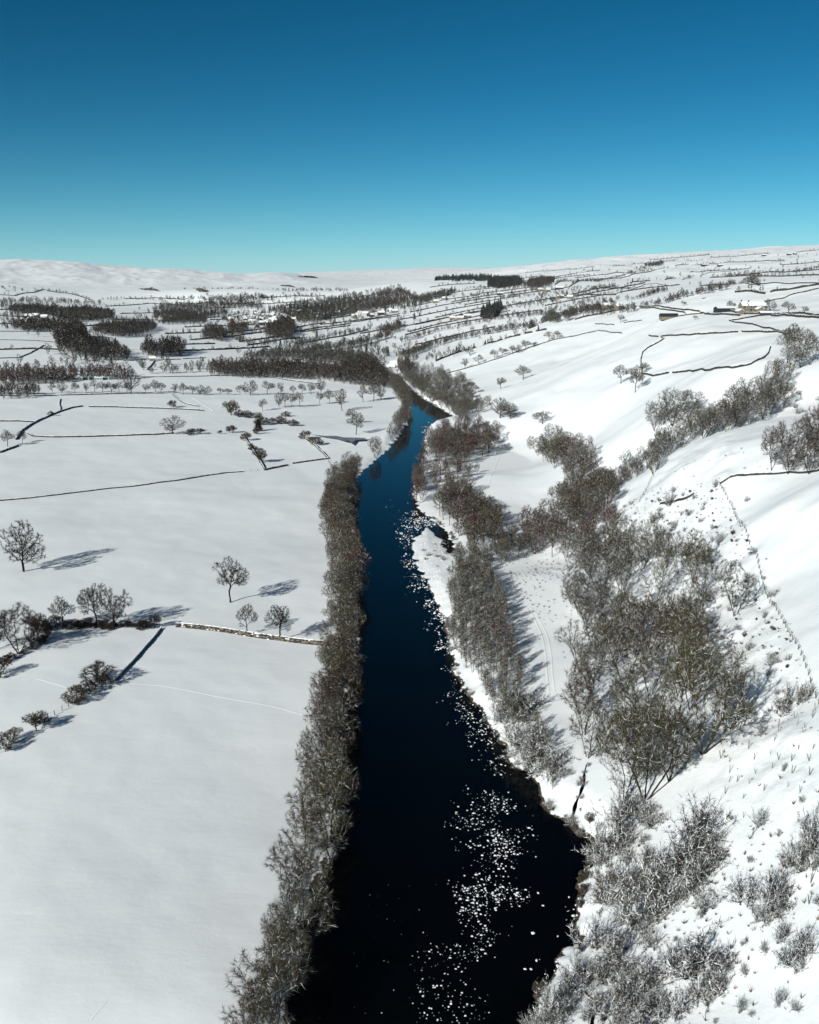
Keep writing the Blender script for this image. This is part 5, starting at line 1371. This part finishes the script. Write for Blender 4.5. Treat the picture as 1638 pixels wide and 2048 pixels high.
sp = np.concatenate([scatter([(1430,1520),(1480,1480),(1560,1440),(1638,1415),(1638,1590),(1600,1600),(1520,1600),(1450,1570)], 2.4, 71, 120), scatter([(1470,1790),(1540,1730),(1638,1700),(1638,1800),(1600,1820),(1500,1820)], 2.0, 72, 40), scatter([(1440,1560),(1520,1590),(1500,1680),(1440,1660)], 3.0, 73, 16)])
for i, q in enumerate(sp):
    e = bpy.data.objects.new('planted_sapling', None); COL.objects.link(e); e.location = q; e.rotation_euler = (random.gauss(0, .1), random.gauss(0, .1), random.uniform(0, 6)); s = random.uniform(.65, 1.05); e.scale = (s, s, s)
    link('guard', tube, e); link('stake', stake, e); link('shoot', shoot, e)
    tag(e, 'thin staked sapling in a guard planted on the snowy right slope', 'sapling', 'planted saplings on the right slope')

# ------------------------------------------------------------------ buildings
def gable(mb, w, d, h, rise, over=0.25, th=0.22):
    """two roof slabs; ridge along x"""
    x = w / 2 + over; y = d / 2 + over; z0 = h - over * rise / (d / 2)
    for s in (-1, 1):
        mb.add([(-x, s * y, z0), (x, s * y, z0), (x, 0, h + rise), (-x, 0, h + rise), (-x, s * y, z0 + th), (x, s * y, z0 + th), (x, 0, h + rise + th), (-x, 0, h + rise + th)],
               [(4, 5, 6, 7), (0, 1, 5, 4), (0, 3, 7, 4), (1, 2, 6, 5), (0, 1, 2, 3)])
def walls_mesh(w, d, h, rise):
    x, y = w / 2, d / 2
    v = [(-x,-y,-1),(x,-y,-1),(x,y,-1),(-x,y,-1),(-x,-y,h),(x,-y,h),(x,y,h),(-x,y,h),(-x,0,h+rise),(x,0,h+rise)]
    return v, [(0,1,5,4),(2,3,7,6),(1,2,6,5),(3,0,4,7)], [(5,6,9),(7,4,8)]
def house(name, p, rz, w, d, h, rise, wall='pale_stone', label='', cat='house', group=None, windows=0, chimneys=1, roof='snow', door=False):
    e = bpy.data.objects.new(name, None); COL.objects.link(e); e.location = p; e.rotation_euler = (0, 0, rz)
    v, q, t = walls_mesh(w, d, h, rise)
    link('wall', mesh_np('wall', v, q, t, M[wall]), e)
    mb = MB(); gable(mb, w, d, h, rise); rf = link('roof', mb.mesh('roof', M[roof]), e)
    for k in range(chimneys):
        m = MB(); cx = (-w / 2 + .5) if k == 0 else (w / 2 - .5); m.box(cx - .4, cx + .4, -.35, .35, h + rise * .6, h + rise + 1.1)
        link('chimney', m.mesh('chimney', M['stone']), rf)
    if windows:
        for fl in range(2 if h > 4 else 1):
            for k in range(windows):
                x = -w / 2 + w * (k + .5) / windows; z = 1.1 + fl * 2.6
                for s in (-1, 1):
                    m = MB(); m.box(x - .5, x + .5, s * d / 2 - .03, s * d / 2 + .03, z, z + 1.2); wn_ = link('window', m.mesh('window', M['window_glass']), e)
                    m = MB(); m.box(x - .6, x + .6, s * d / 2 - .08, s * d / 2 + .08, z - .15, z - .004); link('sill', m.mesh('sill', M['stone']), wn_)
        m = MB(); m.box(w * .1, w * .1 + 1, -d / 2 - .05, -d / 2 + .05, 0, 2.1); link('door', m.mesh('door', M['timber']), e)
    return tag(e, label, cat, group)

def at(px, py): return ground(px, py)[0]
# the farm on the hill
p = at(1512, 624); house('farmhouse', p, .12, 13.5, 7, 4.6, 2.6, 'pale_stone', 'stone farmhouse with snowy roof beside the lane', 'house', windows=5, chimneys=2)
p = at(1489, 625); house('farm_building', p, .12, 7, 7.5, 5.0, 2.9, 'pale_stone', 'tall stone gable end joined to the left of the farmhouse', 'house', windows=2, chimneys=1)
p = at(1480, 629); house('stone_shed', p, 1.7, 5, 4, 2.6, 1.4, 'pale_stone', 'small stone shed in front of the farmhouse gable', 'shed', chimneys=0)
p = at(1519, 627); house('stone_shed', p, 1.7, 5, 5, 3.2, 1.6, 'pale_stone', 'stone lean-to shed before the right end of the farmhouse', 'shed', chimneys=0)
p = at(1531, 631); house('stone_shed', p, .1, 9, 4, 2.0, 1.0, 'stone', 'low stone outbuilding right of the farmhouse on the lane', 'shed', chimneys=0)
p = at(1448, 624); house('farm_shed', p, .2, 14, 7, 3, 1.4, 'black_sheet', 'dark farm shed left of the farmhouse under the tree', 'shed', chimneys=0)
def round_barn(px, py, w, d, hgt, label):
    p = at(px, py); e = bpy.data.objects.new('field_barn', None); COL.objects.link(e); e.location = p; e.rotation_euler = (0, 0, .04)
    m = MB(); m.box(-w / 2, w / 2, -d / 2, d / 2, -1, hgt * .35); link('block_wall', m.mesh('block_wall', M['pale_stone']), e)
    n = 14; v = []
    for i in range(n + 1):
        a = math.pi * i / n
        v += [(-w / 2 - .2, -math.cos(a) * (d / 2 + .15), hgt * .36 + math.sin(a) * hgt * .64), (w / 2 + .2, -math.cos(a) * (d / 2 + .15), hgt * .36 + math.sin(a) * hgt * .64)]
    q = [(2*i, 2*i+1, 2*i+3, 2*i+2) for i in range(n)]
    me = mesh_np('curved_roof', v, q, None, M['black_sheet'], True); link('curved_roof', me, e)
    for s in (-1, 1):
        vv = [(s * w / 2, -math.cos(math.pi * i / n) * d / 2, hgt * .36 + math.sin(math.pi * i / n) * hgt * .62) for i in range(n + 1)]
        vv.append((s * w / 2, 0, hgt * .36)); link('gable_sheet', mesh_np('gable_sheet', vv, None, [(i, i + 1, n + 1) for i in range(n)], M['black_sheet']), e)
    tag(e, label, 'barn')
round_barn(1337, 637, 13.0, 7, 4.0, 'black round-roofed barn standing alone in the white hill field')
p = at(305, 722); house('field_barn', p, .3, 7, 5, 3.4, 2.0, 'pale_stone', 'small stone barn at the end of the slanting wall', 'barn', chimneys=0)
p = at(1404, 627); house('stone_shed', p, .1, 3, 2.5, 1.6, .8, 'stone', 'tiny hut beside the lane left of the farm', 'shed', chimneys=0)
for i, (x, y, w) in enumerate([(1218,618,16),(1206,616,10),(1238,620,9),(1120,597,14),(1140,598,10),(1080,583,12),(1095,584,10),(935,636,14),(920,640,12),(905,640,10),(890,600,14),(872,606,12)]):
    p = at(x, y); house('hill_house', p, random.uniform(-.3, .5), w, 7, 4.5, 2.6, 'pale_stone', f'snow-roofed stone house, {nth(i)} listed from the right along the hillside lane' if False else ['long stone house behind the plantation strip', 'stone house left of the long one behind the plantation', 'small house right of the long one behind the plantation',
        'hillside cottage above the belt of trees', 'hillside cottage right of its twin above the tree belt', 'upper hillside house below the brown clump', 'upper hillside house right of its twin below the clump', 'stone house by the firs on the hillside',
        'stone house left of the firs', 'stone house at the left end of the fir group', 'far hillside house under the plantation hill', 'far hillside house left under the plantation hill'][i], 'house', 'houses on the hillside', windows=0)
for i, (x, y, w, lab) in enumerate([(1410,532,22,'long low farm high on the right hill'),(1440,533,14,'farm building right of the long low farm on the hill'),(1528,512,16,'dark barn near the right skyline'),(1578,510,14,'building near the right skyline beside the dark barn'),
                                    (1590,509,12,'rightmost building near the skyline'),(1118,579,16,'house beside the upper hillside trees'),(1000,590,12,'cottage on the middle hillside')]):
    p = at(x, y); house('hill_farm', p, random.uniform(-.2, .3), w, 8, 4, 2.4, 'stone' if i % 2 else 'black_sheet', lab, 'house', windows=0, chimneys=0)
# the village
vg = np.concatenate([scatter([(470,648),(500,636),(540,630),(585,630),(600,640),(560,652),(500,656)], 12, 81, 60), scatter([(560,634),(600,626),(650,622),(690,622),(680,632),(620,640)], 14, 82, 40), scatter([(430,640),(470,630),(520,624),(520,632),(460,644)], 24, 83, 14), scatter([(700,630),(760,624),(800,622),(800,630),(720,638)], 22, 84, 12),
                     scatter([(20,640),(60,634),(110,636),(110,644),(40,646)], 22, 85, 9)])
vg = vg[np.argsort(vg[:, 0] / vg[:, 1])]
for i, q in enumerate(vg):
    house('village_house', q, random.choice([0.1, 0.35, 1.6, 1.9]) + random.gauss(0, .1), random.uniform(8, 14), random.uniform(6.5, 8), random.uniform(4.2, 6.2), random.uniform(2.4, 3.4), random.choice(['pale_stone', 'stone', 'render_wall']),
          f'snow-roofed far village house, {nth(i)} from the left among bare trees', 'house', 'village houses', windows=0, chimneys=1)
# caravan park in front of the russet trees
for i, x in enumerate([72,86,100,114,128,143,157,171,185,198,211]):
    p = at(x, 760 - (i % 3)); e = bpy.data.objects.new('static_caravan', None); COL.objects.link(e); e.location = p; e.rotation_euler = (0, 0, random.gauss(.1, .12))
    v, q, t = walls_mesh(8.2, 3.4, 2.6, .35); link('body', mesh_np('body', v, q, t, M['caravan_green' if i % 4 else 'caravan_cream']), e)
    mb = MB(); gable(mb, 8.2, 3.4, 2.6, .35, .1, .2); link('roof', mb.mesh('roof', M['snow']), e)
    for k in (-2.6, -.4, 2.2):
        m = MB(); m.box(k - .6, k + .6, -1.74, -1.68, .9, 1.9); link('window', m.mesh('window', M['window_glass']), e)
    tag(e, f'static caravan with snowy roof, {nth(i)} from the left in its park', 'caravan', 'static caravans')

# ------------------------------------------------------------------ dark crags on the far hill
def crag(line_px, drop, label, seed):
    g = np.random.default_rng(seed)
    q = ground([a for a, _ in line_px], [b for _, b in line_px])[:, :2]
    c = resample(q, 9); n = len(c); z = height(c[:, 0], c[:, 1])
    m = 6; v = []
    for k in range(n):
        fade = math.sin(math.pi * (k + .5) / n) ** .5
        for j in range(m):
            t = j / (m - 1)
            v.append((c[k, 0] + g.normal(0, 2), c[k, 1] - 10 + 26 * t + g.normal(0, 2.5), z[k] - 4 + drop * fade * t * (1 + g.normal(0, .14)) + g.normal(0, 1.2)))
    idx = np.arange(n * m).reshape(n, m)
    f = [(idx[i, k], idx[i + 1, k], idx[i + 1, k + 1], idx[i, k + 1]) for i in range(n - 1) for k in range(m - 1)]
    tag(link('rock_crag', mesh_np('rock_crag', v, f, None, M['dark_rock'])), label, 'crag')
crag([(266,577),(285,579),(305,581),(322,584)], 11, 'dark crag on the white left hill', 1)
crag([(388,581),(402,583),(418,586)], 12, 'dark crag right of the first on the left hill', 2)
crag([(590,553),(612,555),(636,556)], 14, 'blue-dark scar near the skyline of the far dale', 3)
crag([(556,572),(575,573),(592,576)], 12, 'dark scar below the far dale skyline', 4)

# ------------------------------------------------------------------ thin winter haze in the dale
def haze():
    m = bpy.data.materials.new('haze'); m.use_nodes = True; nt = m.node_tree
    nt.nodes.remove(nt.nodes['Principled BSDF'])
    v = nt.nodes.new('ShaderNodeVolumePrincipled'); v.inputs['Color'].default_value = (0.80, 0.90, 1.0, 1); v.inputs['Density'].default_value = 8e-6
    nt.links.new(v.outputs[0], nt.nodes['Material Output'].inputs['Volume'])
    mb = MB(); mb.box(-16500, 16500, -400, 16800, -3, float(ZG.max()) + 30)
    tag(link('haze', mb.mesh('haze', m)), 'thin pale haze over the far dale', kind='stuff')
haze()
